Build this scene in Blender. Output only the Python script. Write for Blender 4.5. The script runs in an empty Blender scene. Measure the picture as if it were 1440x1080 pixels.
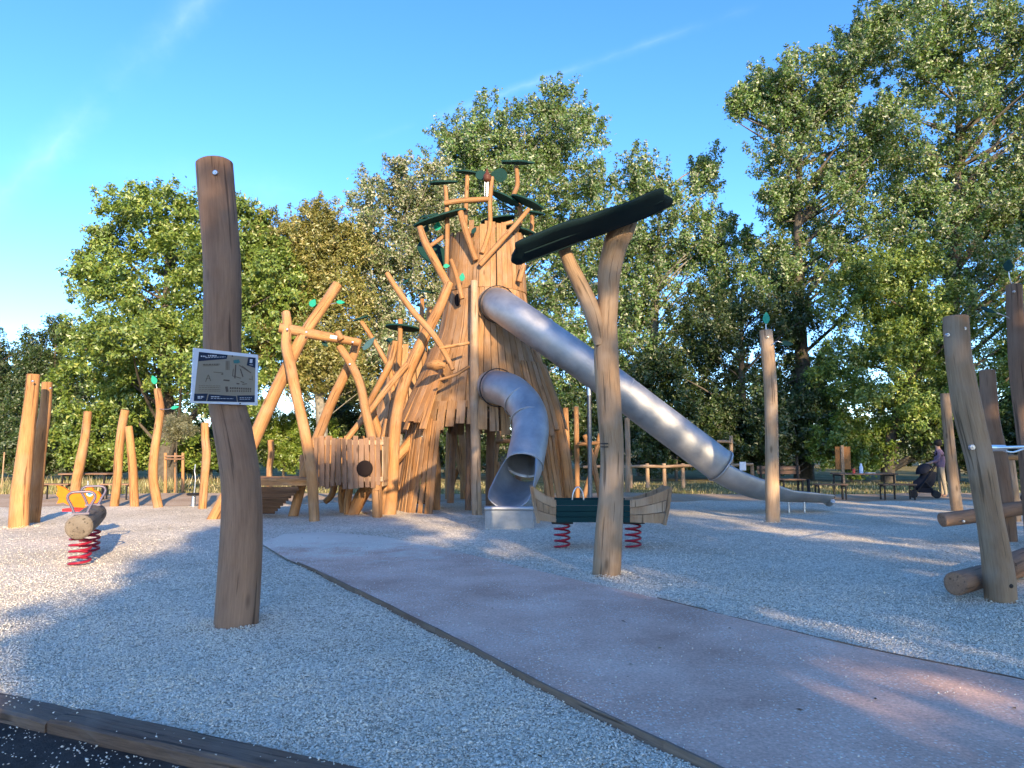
import bpy, math, random
import numpy as np
from mathutils import Vector, Matrix
R = math.radians
rng = np.random.default_rng(7)
random.seed(7)
scene = bpy.context.scene
C = scene.collection

# ------------------------------------------------------------------ camera
F = 1040.0; HOR = 630.0; EYE = 1.5
PITCH = math.atan((HOR-540)/F)
cam_d = bpy.data.cameras.new('camera'); cam = bpy.data.objects.new('camera', cam_d); C.objects.link(cam)
cam_d.sensor_width = 36; cam_d.lens = 36*F/1440; cam_d.clip_start = .05; cam_d.clip_end = 2000
cam.location = (0, 0, EYE); cam.rotation_euler = (math.pi/2+PITCH, 0, 0)
scene.camera = cam

# ------------------------------------------------------------------ sky, sun, exposure
SUN_EL = R(20); SUN_AZ = R(19)            # sun stands behind the camera, 19 deg to the right
SDIR = Vector((math.sin(SUN_AZ)*math.cos(SUN_EL), -math.cos(SUN_AZ)*math.cos(SUN_EL), math.sin(SUN_EL)))
world = bpy.data.worlds.new('World'); scene.world = world; world.use_nodes = True
wn = world.node_tree.nodes; wl = world.node_tree.links
bg = wn['Background']
sky = wn.new('ShaderNodeTexSky'); sky.sky_type = 'NISHITA'; sky.sun_disc = False
sky.sun_elevation = SUN_EL; sky.sun_rotation = math.atan2(SDIR.x, SDIR.y)
sky.air_density = 1.0; sky.dust_density = 2.2; sky.ozone_density = 2.5; sky.altitude = 2700
bg.inputs['Strength'].default_value = .15
# thin old contrails: bands along great circles, broken up by noise
def _ray(px, py):
    v = Vector(((px-720)/F, math.cos(PITCH)-(540-py)/F*math.sin(PITCH), math.sin(PITCH)+(540-py)/F*math.cos(PITCH))); return v.normalized()
def wmath(op, a, b=None, clamp=False):
    m = wn.new('ShaderNodeMath'); m.operation = op; m.use_clamp = clamp
    for i, q in enumerate((a, b)):
        if q is None: continue
        if isinstance(q, (int, float)): m.inputs[i].default_value = q
        else: wl.new(q, m.inputs[i])
    return m.outputs[0]
def wdot(vec, v):
    d = wn.new('ShaderNodeVectorMath'); d.operation = 'DOT_PRODUCT'; wl.new(vec, d.inputs[0]); d.inputs[1].default_value = v; return d.outputs['Value']
tc = wn.new('ShaderNodeTexCoord'); dirv = tc.outputs['Generated']
nz = wn.new('ShaderNodeTexNoise'); nz.inputs['Scale'].default_value = 7; nz.inputs['Detail'].default_value = 6; wl.new(dirv, nz.inputs['Vector'])
nz2 = wn.new('ShaderNodeTexNoise'); nz2.inputs['Scale'].default_value = 45; nz2.inputs['Detail'].default_value = 5; wl.new(dirv, nz2.inputs['Vector'])
tot = None
for (ax_, ay_), (bx__, by__), wid_, amt in (((0, 278), (260, 20), .030, .2), ((640, 155), (900, 65), .011, .15), ((560, 300), (330, 260), .05, .06)):
    ra, rb_ = _ray(ax_, ay_), _ray(bx__, by__); nn_ = ra.cross(rb_).normalized()
    dd_ = wmath('ABSOLUTE', wmath('ADD', wdot(dirv, nn_), wmath('MULTIPLY', wmath('SUBTRACT', nz2.outputs['Fac'], .5), wid_*.8)))
    band = wmath('SUBTRACT', 1, wmath('DIVIDE', dd_, wid_), True); band = wmath('MULTIPLY', band, band)
    brk = wmath('MULTIPLY', wmath('SUBTRACT', nz.outputs['Fac'], .38), 3.2, True); along = wmath('MULTIPLY', wmath('SUBTRACT', wdot(dirv, ((ra+rb_)/2).normalized()), .965), 40, True)
    f_ = wmath('MULTIPLY', wmath('MULTIPLY', band, brk), wmath('MULTIPLY', along, amt)); tot = f_ if tot is None else wmath('ADD', tot, f_)
mx = wn.new('ShaderNodeMix'); mx.data_type = 'RGBA'; mx.inputs['B'].default_value = (3.2, 3.7, 4.3, 1)
hsv = wn.new('ShaderNodeHueSaturation'); hsv.inputs['Saturation'].default_value = 1.23; hsv.inputs['Hue'].default_value = .507; wl.new(sky.outputs[0], hsv.inputs['Color']); wl.new(hsv.outputs[0], mx.inputs['A'])
wl.new(tot, mx.inputs['Factor']); wl.new(mx.outputs['Result'], bg.inputs['Color'])
sun_d = bpy.data.lights.new('sun', 'SUN'); sun_d.energy = 3.1; sun_d.angle = R(.53); sun_d.color = (1, .77, .49)
sun = bpy.data.objects.new('sun', sun_d); C.objects.link(sun); sun.rotation_euler = SDIR.to_track_quat('Z', 'Y').to_euler()
vs = scene.view_settings; vs.view_transform = 'Standard'; vs.look = 'None'; vs.exposure = 1.78; vs.gamma = 1; vs.use_curve_mapping = False

# ------------------------------------------------------------------ helpers
def at(px, py, d):
    """photo pixel -> world point at forward distance d"""
    xc = (px-720)/F; yc = (540-py)/F
    f = math.cos(PITCH)-yc*math.sin(PITCH); u = math.sin(PITCH)+yc*math.cos(PITCH)
    k = d/f
    return Vector((xc*k, d, EYE+u*k))
def gr(px, py, z=0.0):
    """photo pixel -> point on the ground plane"""
    xc = (px-720)/F; yc = (540-py)/F
    f = math.cos(PITCH)-yc*math.sin(PITCH); u = math.sin(PITCH)+yc*math.cos(PITCH)
    k = (z-EYE)/u
    return Vector((xc*k, f*k, z))
WORLD = {}
def _place(o, parent):
    pw = WORLD.get(parent.name, Vector()) if parent else Vector()
    w = WORLD[o.name]
    o.parent = parent
    o.location = w-pw
def thing(name, label, cat, loc, group=None):
    o = bpy.data.objects.new(name, None); C.objects.link(o); o.empty_display_size = .2
    WORLD[o.name] = Vector(loc); o.location = loc
    return tag(o, label, cat, group)
def tag(o, label, cat, group=None, kind=None):
    o['label'] = label; o['category'] = cat
    if group: o['group'] = group
    if kind: o['kind'] = kind
    return o
class MB:
    """collects vertices, faces and grain coordinates"""
    def __init__(s): s.v = []; s.f = []; s.g = []; s.sm = []; s.mi = []
    def add(s, vs_, fs, gs=None, smooth=False, mi=0):
        b = len(s.v); s.v += [tuple(p) for p in vs_]; s.g += [tuple(p) for p in (gs or vs_)]
        for f in fs: s.f.append([i+b for i in f]); s.sm.append(smooth); s.mi.append(mi)
    def mesh(s, name, mats):
        v = np.array(s.v, dtype=float); lo = v.min(0); hi = v.max(0)
        org = Vector(((lo[0]+hi[0])/2, (lo[1]+hi[1])/2, lo[2]))
        me = bpy.data.meshes.new(name); me.from_pydata([tuple(p) for p in (v-np.array(org))], [], s.f)
        a = me.attributes.new('grain', 'FLOAT_VECTOR', 'POINT'); a.data.foreach_set('vector', np.array(s.g, dtype=np.float32).ravel())
        me.polygons.foreach_set('use_smooth', s.sm); me.polygons.foreach_set('material_index', s.mi)
        for m in (mats if isinstance(mats, (list, tuple)) else [mats]): me.materials.append(m)
        me.update(); return me, org
    def build(s, name, mats, parent=None):
        me, org = s.mesh(name, mats)
        o = bpy.data.objects.new(name, me); C.objects.link(o)
        WORLD[o.name] = org; _place(o, parent); return o
def spline(pts, rad, sub):
    P = [Vector(p) for p in pts]; n = len(P); out = []; ro = []
    if n == 2 or sub <= 1: 
        if sub <= 1: return P, list(rad)
    for i in range(n-1):
        p0 = P[max(i-1, 0)]; p1 = P[i]; p2 = P[i+1]; p3 = P[min(i+2, n-1)]
        for k in range(sub):
            t = k/sub
            q = .5*((2*p1)+(p2-p0)*t+(2*p0-5*p1+4*p2-p3)*t*t+(3*p1-p0-3*p2+p3)*t**3)
            out.append(q); ro.append(rad[i]*(1-t)+rad[i+1]*t)
    out.append(P[-1]); ro.append(rad[-1]); return out, ro
def frames(P):
    T = []
    for i in range(len(P)):
        t = (P[min(i+1, len(P)-1)]-P[max(i-1, 0)]).normalized(); T.append(t)
    a = Vector((0, 0, 1)) if abs(T[0].z) < .9 else Vector((1, 0, 0))
    u = T[0].cross(a).normalized(); fr = []
    for t in T:
        u = (u-t*u.dot(t)).normalized(); fr.append((t, u, t.cross(u)))
    return fr
def tube(mb, pts, rad, n=12, sub=5, wob=.05, cap=True, flat=1.0, mi=0):
    if not isinstance(rad, (list, tuple)): rad = [rad]*len(pts)
    P, ra = spline(pts, rad, sub); fr = frames(P)
    ph = random.random()*9; V = []; G = []; Fc = []; L = random.random()*20
    m = len(P)
    for i, (p, r, (t, u, w)) in enumerate(zip(P, ra, fr)):
        if i: L += (P[i]-P[i-1]).length
        for k in range(n):
            a = 2*math.pi*k/n
            q = r*(1+wob*(math.sin(2*a+ph+L*1.3)+.7*math.sin(3*a-ph*2+L*2.1)+.5*math.sin(a+L*4+ph)))
            d = u*math.cos(a)+w*math.sin(a)*flat
            V.append(p+d*q); G.append((math.cos(a)*q, math.sin(a)*q, L))
    for i in range(m-1):
        for k in range(n):
            a = i*n+k; b = i*n+(k+1) % n; Fc.append((a, b, b+n, a+n))
    mb.add(V, Fc, G, True, mi)
    if cap:
        for e, s in ((0, -1), (m-1, 1)):
            t = fr[e][0]*s; ring = V[e*n:(e+1)*n]; gg = G[e*n:(e+1)*n]; c = P[e]; r = ra[e]
            vs_ = list(ring)+[c+(p-c)*.86+t*r*.10 for p in ring]+[c+t*r*.13]
            gs = list(gg)+[(g[0]*.86, g[1]*.86, g[2]) for g in gg]+[(0, 0, gg[0][2])]
            fs = []
            for k in range(n):
                k2 = (k+1) % n
                q = (k, k2, k2+n, k+n); tr = (k+n, k2+n, 2*n)
                if s < 0: q = q[::-1]; tr = tr[::-1]
                fs += [q, tr]
            mb.add(vs_, fs, gs, False, mi)
def box(mb, c, ax, ay, az, mi=0, smooth=False):
    """box from centre and three half axes (az is the grain direction)"""
    c = Vector(c); ax = Vector(ax); ay = Vector(ay); az = Vector(az)
    V = [c+ax*i+ay*j+az*k for k in (-1, 1) for j in (-1, 1) for i in (-1, 1)]
    lx, ly, lz = ax.length, ay.length, az.length; o = random.random()*9
    G = [(i*lx+o, j*ly+o, k*lz+o) for k in (-1, 1) for j in (-1, 1) for i in (-1, 1)]
    mb.add(V, [(0, 2, 3, 1), (4, 5, 7, 6), (0, 1, 5, 4), (2, 6, 7, 3), (0, 4, 6, 2), (1, 3, 7, 5)] if ax.cross(ay).dot(az) > 0
           else [(1, 3, 2, 0), (6, 7, 5, 4), (4, 5, 1, 0), (3, 7, 6, 2), (2, 6, 4, 0), (5, 7, 3, 1)], G, smooth, mi)
def bxa(mb, x0, x1, y0, y1, z0, z1, mi=0, g='z'):
    h = [(x1-x0)/2, (y1-y0)/2, (z1-z0)/2]; c = ((x0+x1)/2, (y0+y1)/2, (z0+z1)/2)
    A = [Vector((h[0], 0, 0)), Vector((0, h[1], 0)), Vector((0, 0, h[2]))]
    if g == 'x': A = [A[1], A[2], A[0]]
    if g == 'y': A = [A[2], A[0], A[1]]
    box(mb, c, *A, mi=mi)
def plank(mb, cen, wid, nrm, thick, mi=0):
    """board following centre points cen with half width wid[i] and outward normals nrm[i]"""
    V = []; G = []; Fc = []; L = random.random()*20; n = len(cen); o = random.random()*5
    for i in range(n):
        if i: L += (Vector(cen[i])-Vector(cen[i-1])).length
        t = (Vector(cen[min(i+1, n-1)])-Vector(cen[max(i-1, 0)])).normalized()
        nn = Vector(nrm[i]).normalized(); s = t.cross(nn).normalized(); nn = s.cross(t)
        for a, b in ((-1, 0), (1, 0), (1, 1), (-1, 1)):
            V.append(Vector(cen[i])+s*wid[i]*a+nn*thick*b); G.append((a*wid[i]+o, b*thick, L))
    for i in range(n-1):
        for k in range(4): a = i*4+k; b = i*4+(k+1) % 4; Fc.append((b, a, a+4, b+4))
    Fc += [(0, 1, 2, 3), (4*n-1, 4*n-2, 4*n-3, 4*n-4)]
    mb.add(V, Fc, G, False, mi)
def extrude(mb, outline, ex, mi=0, smooth=False):
    """flat outline (world points, in order) extruded by vector ex"""
    n = len(outline); ex = Vector(ex); A = [Vector(p) for p in outline]
    V = A+[p+ex for p in A]
    Fc = [tuple(range(n))[::-1], tuple(range(n, 2*n))]+[(k, (k+1) % n, (k+1) % n+n, k+n) for k in range(n)]
    nn = sum(((A[k]-A[0]).cross(A[(k+1) % n]-A[0]) for k in range(1, n-1)), Vector())
    if nn.dot(ex) < 0: Fc = [f[::-1] for f in Fc]
    mb.add(V, Fc, None, smooth, mi)
def copy_tree(o, loc, rotz=0):
    c = o.copy(); C.objects.link(c); c.location = loc; c.rotation_euler.z = rotz; WORLD[c.name] = Vector(loc)
    for ch in o.children:
        k = ch.copy(); C.objects.link(k); k.parent = c
        for g in ch.children:
            q = g.copy(); C.objects.link(q); q.parent = k
    return c

# ------------------------------------------------------------------ materials
def newmat(name):
    m = bpy.data.materials.new(name); m.use_nodes = True
    nt = m.node_tree; return m, nt.nodes, nt.links, nt.nodes['Principled BSDF']
def ramp(n, stops):
    r = n.new('ShaderNodeValToRGB'); cr = r.color_ramp
    while len(cr.elements) < len(stops): cr.elements.new(.5)
    for e, (p, c) in zip(cr.elements, stops): e.position = p; e.color = (*c, 1) if len(c) == 3 else c
    return r
def noise(n, l, vec, scale, detail=4, rough=.55, sc3=None):
    t = n.new('ShaderNodeTexNoise'); t.inputs['Scale'].default_value = scale; t.inputs['Detail'].default_value = detail; t.inputs['Roughness'].default_value = rough
    if sc3 is not None:
        m = n.new('ShaderNodeMapping'); m.inputs['Scale'].default_value = sc3; l.new(vec, m.inputs['Vector']); vec = m.outputs[0]
    l.new(vec, t.inputs['Vector']); return t
def mixc(n, l, a, b, fac, mode='MIX'):
    m = n.new('ShaderNodeMix'); m.data_type = 'RGBA'; m.blend_type = mode
    for key, val in (('A', a), ('B', b)):
        if isinstance(val, tuple): m.inputs[key].default_value = (*val, 1)
        else: l.new(val, m.inputs[key])
    if isinstance(fac, float): m.inputs['Factor'].default_value = fac
    else: l.new(fac, m.inputs['Factor'])
    return m.outputs['Result']
def bump(n, l, h, b, strength, dist):
    q = n.new('ShaderNodeBump'); q.inputs['Strength'].default_value = strength; q.inputs['Distance'].default_value = dist
    l.new(h, q.inputs['Height']); l.new(q.outputs[0], b.inputs['Normal']); return q
def wood(name, dark, light, grey, greyamt):
    m, n, l, b = newmat(name)
    at_ = n.new('ShaderNodeAttribute'); at_.attribute_name = 'grain'
    oi = n.new('ShaderNodeObjectInfo')
    add = n.new('ShaderNodeVectorMath'); add.operation = 'ADD'
    sc = n.new('ShaderNodeVectorMath'); sc.operation = 'SCALE'; sc.inputs[0].default_value = (13, 7, 31)
    l.new(oi.outputs['Random'], sc.inputs['Scale']); l.new(at_.outputs['Vector'], add.inputs[0]); l.new(sc.outputs[0], add.inputs[1])
    vec = add.outputs[0]
    big = noise(n, l, vec, 1, 4, .6, (5, 5, .7)); fine = noise(n, l, vec, 1, 7, .75, (70, 70, 3.5)); pat = noise(n, l, vec, 2.2, 3, .5)
    c1 = ramp(n, [(.32, dark), (.68, light)]); l.new(fine.outputs['Fac'], c1.inputs[0])
    c2 = ramp(n, [(.3, (.66, .62, .6)), (.7, (1.12, 1.1, 1.05))]); l.new(big.outputs['Fac'], c2.inputs[0])
    col = mixc(n, l, c1.outputs[0], c2.outputs[0], 1.0, 'MULTIPLY')
    gf = ramp(n, [(.45, (0, 0, 0)), (.75, (greyamt,)*3)]); l.new(pat.outputs['Fac'], gf.inputs[0])
    col = mixc(n, l, col, grey, gf.outputs[0])
    # knots
    vo = n.new('ShaderNodeTexVoronoi'); vo.inputs['Scale'].default_value = 1
    mpk = n.new('ShaderNodeMapping'); mpk.inputs['Scale'].default_value = (5, 5, 1.6); l.new(vec, mpk.inputs[0]); l.new(mpk.outputs[0], vo.inputs['Vector'])
    kf = ramp(n, [(.07, (.8, .8, .8)), (.16, (0, 0, 0))]); l.new(vo.outputs['Distance'], kf.inputs[0])
    col = mixc(n, l, col, tuple(c*.42 for c in dark), kf.outputs[0])
    # drying cracks
    cr = noise(n, l, vec, 1, 3, .5, (26, 26, .9)); cf = ramp(n, [(.615, (0, 0, 0)), (.66, (.75, .75, .75))]); l.new(cr.outputs['Fac'], cf.inputs[0])
    col = mixc(n, l, col, tuple(c*.3 for c in dark), cf.outputs[0])
    vr = n.new('ShaderNodeMapRange'); vr.inputs['To Min'].default_value = .82; vr.inputs['To Max'].default_value = 1.15; l.new(oi.outputs['Random'], vr.inputs[0])
    hs = n.new('ShaderNodeHueSaturation'); l.new(vr.outputs[0], hs.inputs['Value']); l.new(col, hs.inputs['Color'])
    l.new(hs.outputs[0], b.inputs['Base Color']); b.inputs['Roughness'].default_value = .72; b.inputs['Specular IOR Level'].default_value = .25
    ma = n.new('ShaderNodeMath'); ma.operation = 'SUBTRACT'; l.new(fine.outputs['Fac'], ma.inputs[0]); l.new(cf.outputs[0], ma.inputs[1])
    bump(n, l, ma.outputs[0], b, .55, .012)
    return m
W_OR = wood('robinia_orange', (.29, .135, .05), (.50, .27, .11), (.38, .26, .17), .45)
W_TAN = wood('robinia_tan', (.30, .19, .105), (.46, .315, .195), (.40, .31, .225), .8)
W_BR = wood('robinia_brown', (.20, .115, .07), (.31, .19, .12), (.27, .18, .125), .5)
W_PL = wood('larch_plank', (.27, .14, .058), (.44, .25, .115), (.36, .26, .18), .6)
W_SL = wood('sleeper_wood', (.11, .073, .05), (.27, .185, .125), (.22, .17, .13), .7)
def plain(name, col, rough=.6, metal=0., bumpy=0., bs=30, var=.12):
    m, n, l, b = newmat(name)
    tcn = n.new('ShaderNodeTexCoord'); t = noise(n, l, tcn.outputs['Object'], bs, 5, .6)
    r_ = ramp(n, [(.25, tuple(c*(1-var) for c in col)), (.75, tuple(min(1, c*(1+var)) for c in col))]); l.new(t.outputs['Fac'], r_.inputs[0])
    l.new(r_.outputs[0], b.inputs['Base Color']); b.inputs['Roughness'].default_value = rough; b.inputs['Metallic'].default_value = metal
    if bumpy: bump(n, l, t.outputs['Fac'], b, bumpy, .01)
    if metal == 0: b.inputs['Specular IOR Level'].default_value = .22
    return m
M_GREEN = plain('green_panel', (.003, .030, .032), .8, 0, .15, 40)
M_ROOF = plain('roof_rubber', (.002, .013, .016), .85, 0, .2, 30)
M_LEAF = plain('leaf_ornament', (.02, .30, .19), .45, 0, .1, 30)
M_LEAFD = plain('leaf_plate_dark', (.006, .04, .035), .75, 0, .15, 20)
M_RED = plain('red_spring', (.26, .012, .03), .35, 0, .05, 50)
M_BLACK = plain('black_steel', (.018, .018, .02), .5, 0, .1, 50)
M_ZINC = plain('galvanised', (.55, .57, .6), .35, 1, .05, 40)
M_PURPLE = plain('grey_handle', (.13, .11, .15), .4, .3, .0, 40)
M_WHITE = plain('white_frame', (.62, .66, .72), .4, 0, .0, 20, .03)
M_ORANGE = plain('orange_board', (.66, .17, .008), .5, 0, .05, 9, .15)
M_HOLE = plain('dark_opening', (.012, .007, .006), .9, 0, .1, 60)  # near-black: shade inside openings put into the colour
def steel():
    m, n, l, b = newmat('stainless_steel')
    a = n.new('ShaderNodeAttribute'); a.attribute_name = 'grain'
    t = noise(n, l, a.outputs['Vector'], 2.2, 5, .65); f = noise(n, l, a.outputs['Vector'], 1, 4, .6, (30, 30, 180)); d = noise(n, l, a.outputs['Vector'], 5, 6, .7)
    c = ramp(n, [(.3, (.36, .355, .35)), (.7, (.55, .54, .525))]); l.new(t.outputs['Fac'], c.inputs[0])
    c2 = mixc(n, l, c.outputs[0], (.34, .31, .27), ramp_out(n, l, d.outputs['Fac'], .55, .8, .5))
    l.new(c2, b.inputs['Base Color']); b.inputs['Metallic'].default_value = 1
    r = n.new('ShaderNodeMapRange'); r.inputs['To Min'].default_value = .50; r.inputs['To Max'].default_value = .70; l.new(t.outputs['Fac'], r.inputs[0]); l.new(r.outputs[0], b.inputs['Roughness'])
    bump(n, l, f.outputs['Fac'], b, .12, .004)
    return m
def ramp_out(n, l, v, a, b_, amt):
    r = ramp(n, [(a, (0, 0, 0)), (b_, (amt,)*3)]); l.new(v, r.inputs[0]); return r.outputs[0]
M_STEEL = steel()
def leafmat(name, c1, c2, pale, palefrac, trans=.24):
    m = bpy.data.materials.new(name); m.use_nodes = True; n = m.node_tree.nodes; l = m.node_tree.links
    n.remove(n['Principled BSDF']); out = n['Material Output']
    a = n.new('ShaderNodeAttribute'); a.attribute_name = 'lv'
    r = ramp(n, [(0, c1), (1-palefrac-.03, c2), (1-palefrac+.03, pale)]); l.new(a.outputs['Fac'], r.inputs[0])
    g = n.new('ShaderNodeNewGeometry'); big = noise(n, l, g.outputs['Position'], .35, 3)
    v = n.new('ShaderNodeMapRange'); v.inputs['From Min'].default_value = .3; v.inputs['From Max'].default_value = .7; v.inputs['To Min'].default_value = .72; v.inputs['To Max'].default_value = 1.25; l.new(big.outputs['Fac'], v.inputs[0])
    h = n.new('ShaderNodeHueSaturation'); l.new(v.outputs[0], h.inputs['Value']); l.new(r.outputs[0], h.inputs['Color'])
    df = n.new('ShaderNodeBsdfDiffuse'); tr = n.new('ShaderNodeBsdfTranslucent'); gl = n.new('ShaderNodeBsdfGlossy'); gl.inputs['Roughness'].default_value = .45; gl.inputs['Color'].default_value = (.8, .85, .8, 1)
    l.new(h.outputs[0], df.inputs[0])
    tcol = mixc(n, l, h.outputs[0], (1.5, 1.35, .5), 1.0, 'MULTIPLY'); l.new(tcol, tr.inputs[0])
    m1 = n.new('ShaderNodeMixShader'); m1.inputs[0].default_value = trans; l.new(df.outputs[0], m1.inputs[1]); l.new(tr.outputs[0], m1.inputs[2])
    m2 = n.new('ShaderNodeMixShader'); m2.inputs[0].default_value = .06; l.new(m1.outputs[0], m2.inputs[1]); l.new(gl.outputs[0], m2.inputs[2])
    l.new(m2.outputs[0], out.inputs[0]); return m
LM_BROAD = leafmat('broad_leaves', (0.078, 0.140, 0.026), (0.203, 0.281, 0.046), (0.309, 0.341, 0.078), .12)
LM_POP = leafmat('poplar_leaves', (0.067, 0.140, 0.037), (0.175, 0.262, 0.064), (0.301, 0.322, 0.212), 0.25)
LM_SILV = leafmat('silver_poplar_leaves', (0.082, 0.132, 0.047), (0.187, 0.236, 0.082), (0.394, 0.377, 0.257), 0.4)
LM_WIL = leafmat('feathery_leaves', (0.131, 0.150, 0.032), (0.260, 0.247, 0.065), (0.391, 0.325, 0.118), .2)
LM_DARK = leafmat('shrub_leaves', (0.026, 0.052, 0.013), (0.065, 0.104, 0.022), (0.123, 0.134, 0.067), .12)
LM_LIME = leafmat('bright_bush_leaves', (0.097, 0.173, 0.022), (0.194, 0.270, 0.033), (0.270, 0.302, 0.065), .15)
M_BARK = plain('bark', (.10, .085, .065), .9, 0, .8, 9, .4)
M_PBARK = plain('pale_bark', (.22, .20, .16), .9, 0, .6, 7, .4)

def gravelmat():
    m, n, l, b = newmat('white_gravel')
    g = n.new('ShaderNodeNewGeometry'); pos = g.outputs['Position']
    v = n.new('ShaderNodeTexVoronoi'); v.inputs['Scale'].default_value = 52; l.new(pos, v.inputs['Vector'])
    v2 = n.new('ShaderNodeTexVoronoi'); v2.inputs['Scale'].default_value = 21; l.new(pos, v2.inputs['Vector'])
    s = n.new('ShaderNodeSeparateColor'); l.new(v.outputs['Color'], s.inputs[0])
    s2 = n.new('ShaderNodeSeparateColor'); l.new(v2.outputs['Color'], s2.inputs[0])
    c = ramp(n, [(0, (.42, .36, .27)), (.25, (.68, .60, .47)), (.7, (.84, .76, .61)), (1, (.94, .87, .72))]); l.new(s.outputs[0], c.inputs[0])
    c2 = ramp(n, [(0, (.72, .70, .66)), (.5, (1, 1, 1)), (1, (1.05, 1.03, 1))]); l.new(s2.outputs[0], c2.inputs[0])
    col = mixc(n, l, c.outputs[0], c2.outputs[0], .8, 'MULTIPLY')
    gap = ramp(n, [(.45, (1, 1, 1)), (.85, (.5, .47, .43))]); l.new(v.outputs['Distance'], gap.inputs[0])
    col = mixc(n, l, col, gap.outputs[0], .8, 'MULTIPLY')
    big = noise(n, l, pos, .55, 5, .6); bc = ramp(n, [(.3, (.80, .77, .72)), (.65, (1.04, 1.03, 1.02))]); l.new(big.outputs['Fac'], bc.inputs[0])
    col = mixc(n, l, col, bc.outputs[0], 1., 'MULTIPLY')
    l.new(col, b.inputs['Base Color']); b.inputs['Roughness'].default_value = .85; b.inputs['Specular IOR Level'].default_value = .2
    inv = n.new('ShaderNodeMath'); inv.operation = 'SUBTRACT'; inv.inputs[0].default_value = 1; l.new(v.outputs['Distance'], inv.inputs[1])
    bump(n, l, inv.outputs[0], b, 1., .012); return m
M_GRAVEL = gravelmat()
def stonemat():
    m, n, l, b = newmat('gravel_stones')
    a = n.new('ShaderNodeAttribute'); a.attribute_name = 'lv'
    c = ramp(n, [(0, (.26, .21, .16)), (.12, (.54, .46, .35)), (.5, (.78, .70, .56)), (1, (.92, .86, .73))]); l.new(a.outputs['Fac'], c.inputs[0])
    l.new(c.outputs[0], b.inputs['Base Color']); b.inputs['Roughness'].default_value = .8; b.inputs['Specular IOR Level'].default_value = .25; return m
M_STONE = stonemat()
def groundmat(name, cols, scale, speck=None, speckscale=60, bstr=.5, rough=.95, drift_dapple=None):
    m, n, l, b = newmat(name)
    g = n.new('ShaderNodeNewGeometry'); pos = g.outputs['Position']
    a = noise(n, l, pos, scale, 6, .62); f = noise(n, l, pos, 45, 5, .7)
    r = ramp(n, [(.3, cols[0]), (.5, cols[1]), (.72, cols[2])]); l.new(a.outputs['Fac'], r.inputs[0])
    fr_ = ramp(n, [(.3, (.7, .7, .7)), (.7, (1.2, 1.2, 1.2))]); l.new(f.outputs['Fac'], fr_.inputs[0])
    col = mixc(n, l, r.outputs[0], fr_.outputs[0], 1., 'MULTIPLY')
    if speck:
        v = n.new('ShaderNodeTexVoronoi'); v.inputs['Scale'].default_value = speckscale; l.new(pos, v.inputs['Vector'])
        s = n.new('ShaderNodeSeparateColor'); l.new(v.outputs['Color'], s.inputs[0])
        p = noise(n, l, pos, 1.3, 4, .6); mt = n.new('ShaderNodeMath'); mt.operation = 'MULTIPLY'; l.new(s.outputs[0], mt.inputs[0]); l.new(p.outputs['Fac'], mt.inputs[1])
        k = ramp(n, [(.40, (0, 0, 0)), (.47, (.85, .85, .85))]); l.new(mt.outputs[0], k.inputs[0])
        dd = ramp(n, [(.35, (1, 1, 1)), (.5, (0, 0, 0))]); l.new(v.outputs['Distance'], dd.inputs[0])
        k2 = mixc(n, l, k.outputs[0], dd.outputs[0], 1., 'MULTIPLY')
        col = mixc(n, l, col, speck, k2)
    if drift_dapple:  # paler with distance: strayed gravel plus dappled light put into the colour
        sx = n.new('ShaderNodeSeparateXYZ'); l.new(pos, sx.inputs[0]); mr = n.new('ShaderNodeMapRange'); mr.inputs['From Min'].default_value = 8.5; mr.inputs['From Max'].default_value = 14.5; mr.inputs['To Min'].default_value = -.22; mr.inputs['To Max'].default_value = .42; l.new(sx.outputs['Y'], mr.inputs[0])
        dn = noise(n, l, pos, 1.7, 8, .75); ad = n.new('ShaderNodeMath'); ad.operation = 'ADD'; l.new(dn.outputs['Fac'], ad.inputs[0]); l.new(mr.outputs[0], ad.inputs[1])
        dr = ramp(n, [(.45, (0, 0, 0)), (.62, (.9, .9, .9))]); l.new(ad.outputs[0], dr.inputs[0]); col = mixc(n, l, col, drift_dapple, dr.outputs[0])
        wn_ = noise(n, l, pos, .55, 5, .6); wr = ramp(n, [(.36, (.88, .86, .86)), (.52, (1, 1, 1)), (.68, (1.06, 1.05, 1.04))]); l.new(wn_.outputs['Fac'], wr.inputs[0]); col = mixc(n, l, col, wr.outputs[0], 1., 'MULTIPLY')
    l.new(col, b.inputs['Base Color']); b.inputs['Roughness'].default_value = rough; b.inputs['Specular IOR Level'].default_value = .15
    bump(n, l, f.outputs['Fac'], b, bstr, .015); return m
M_PATH = groundmat('red_path', ((.62, .385, .275), (.71, .46, .34), (.78, .55, .42)), 1.1, (.80, .72, .60), 55, drift_dapple=(.74, .64, .50))
M_SOIL = groundmat('dark_soil', ((.04, .033, .028), (.065, .052, .043), (.10, .08, .065)), 3, None, bstr=1.)
M_DIRT = groundmat('dirt_walk', ((.34, .235, .145), (.43, .31, .20), (.52, .39, .27)), .7, (.6, .52, .42), 40)
M_MEADOW = groundmat('dry_meadow', ((.10, .10, .03), (.22, .18, .07), (.32, .25, .11)), .35, None, bstr=1.)

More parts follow.
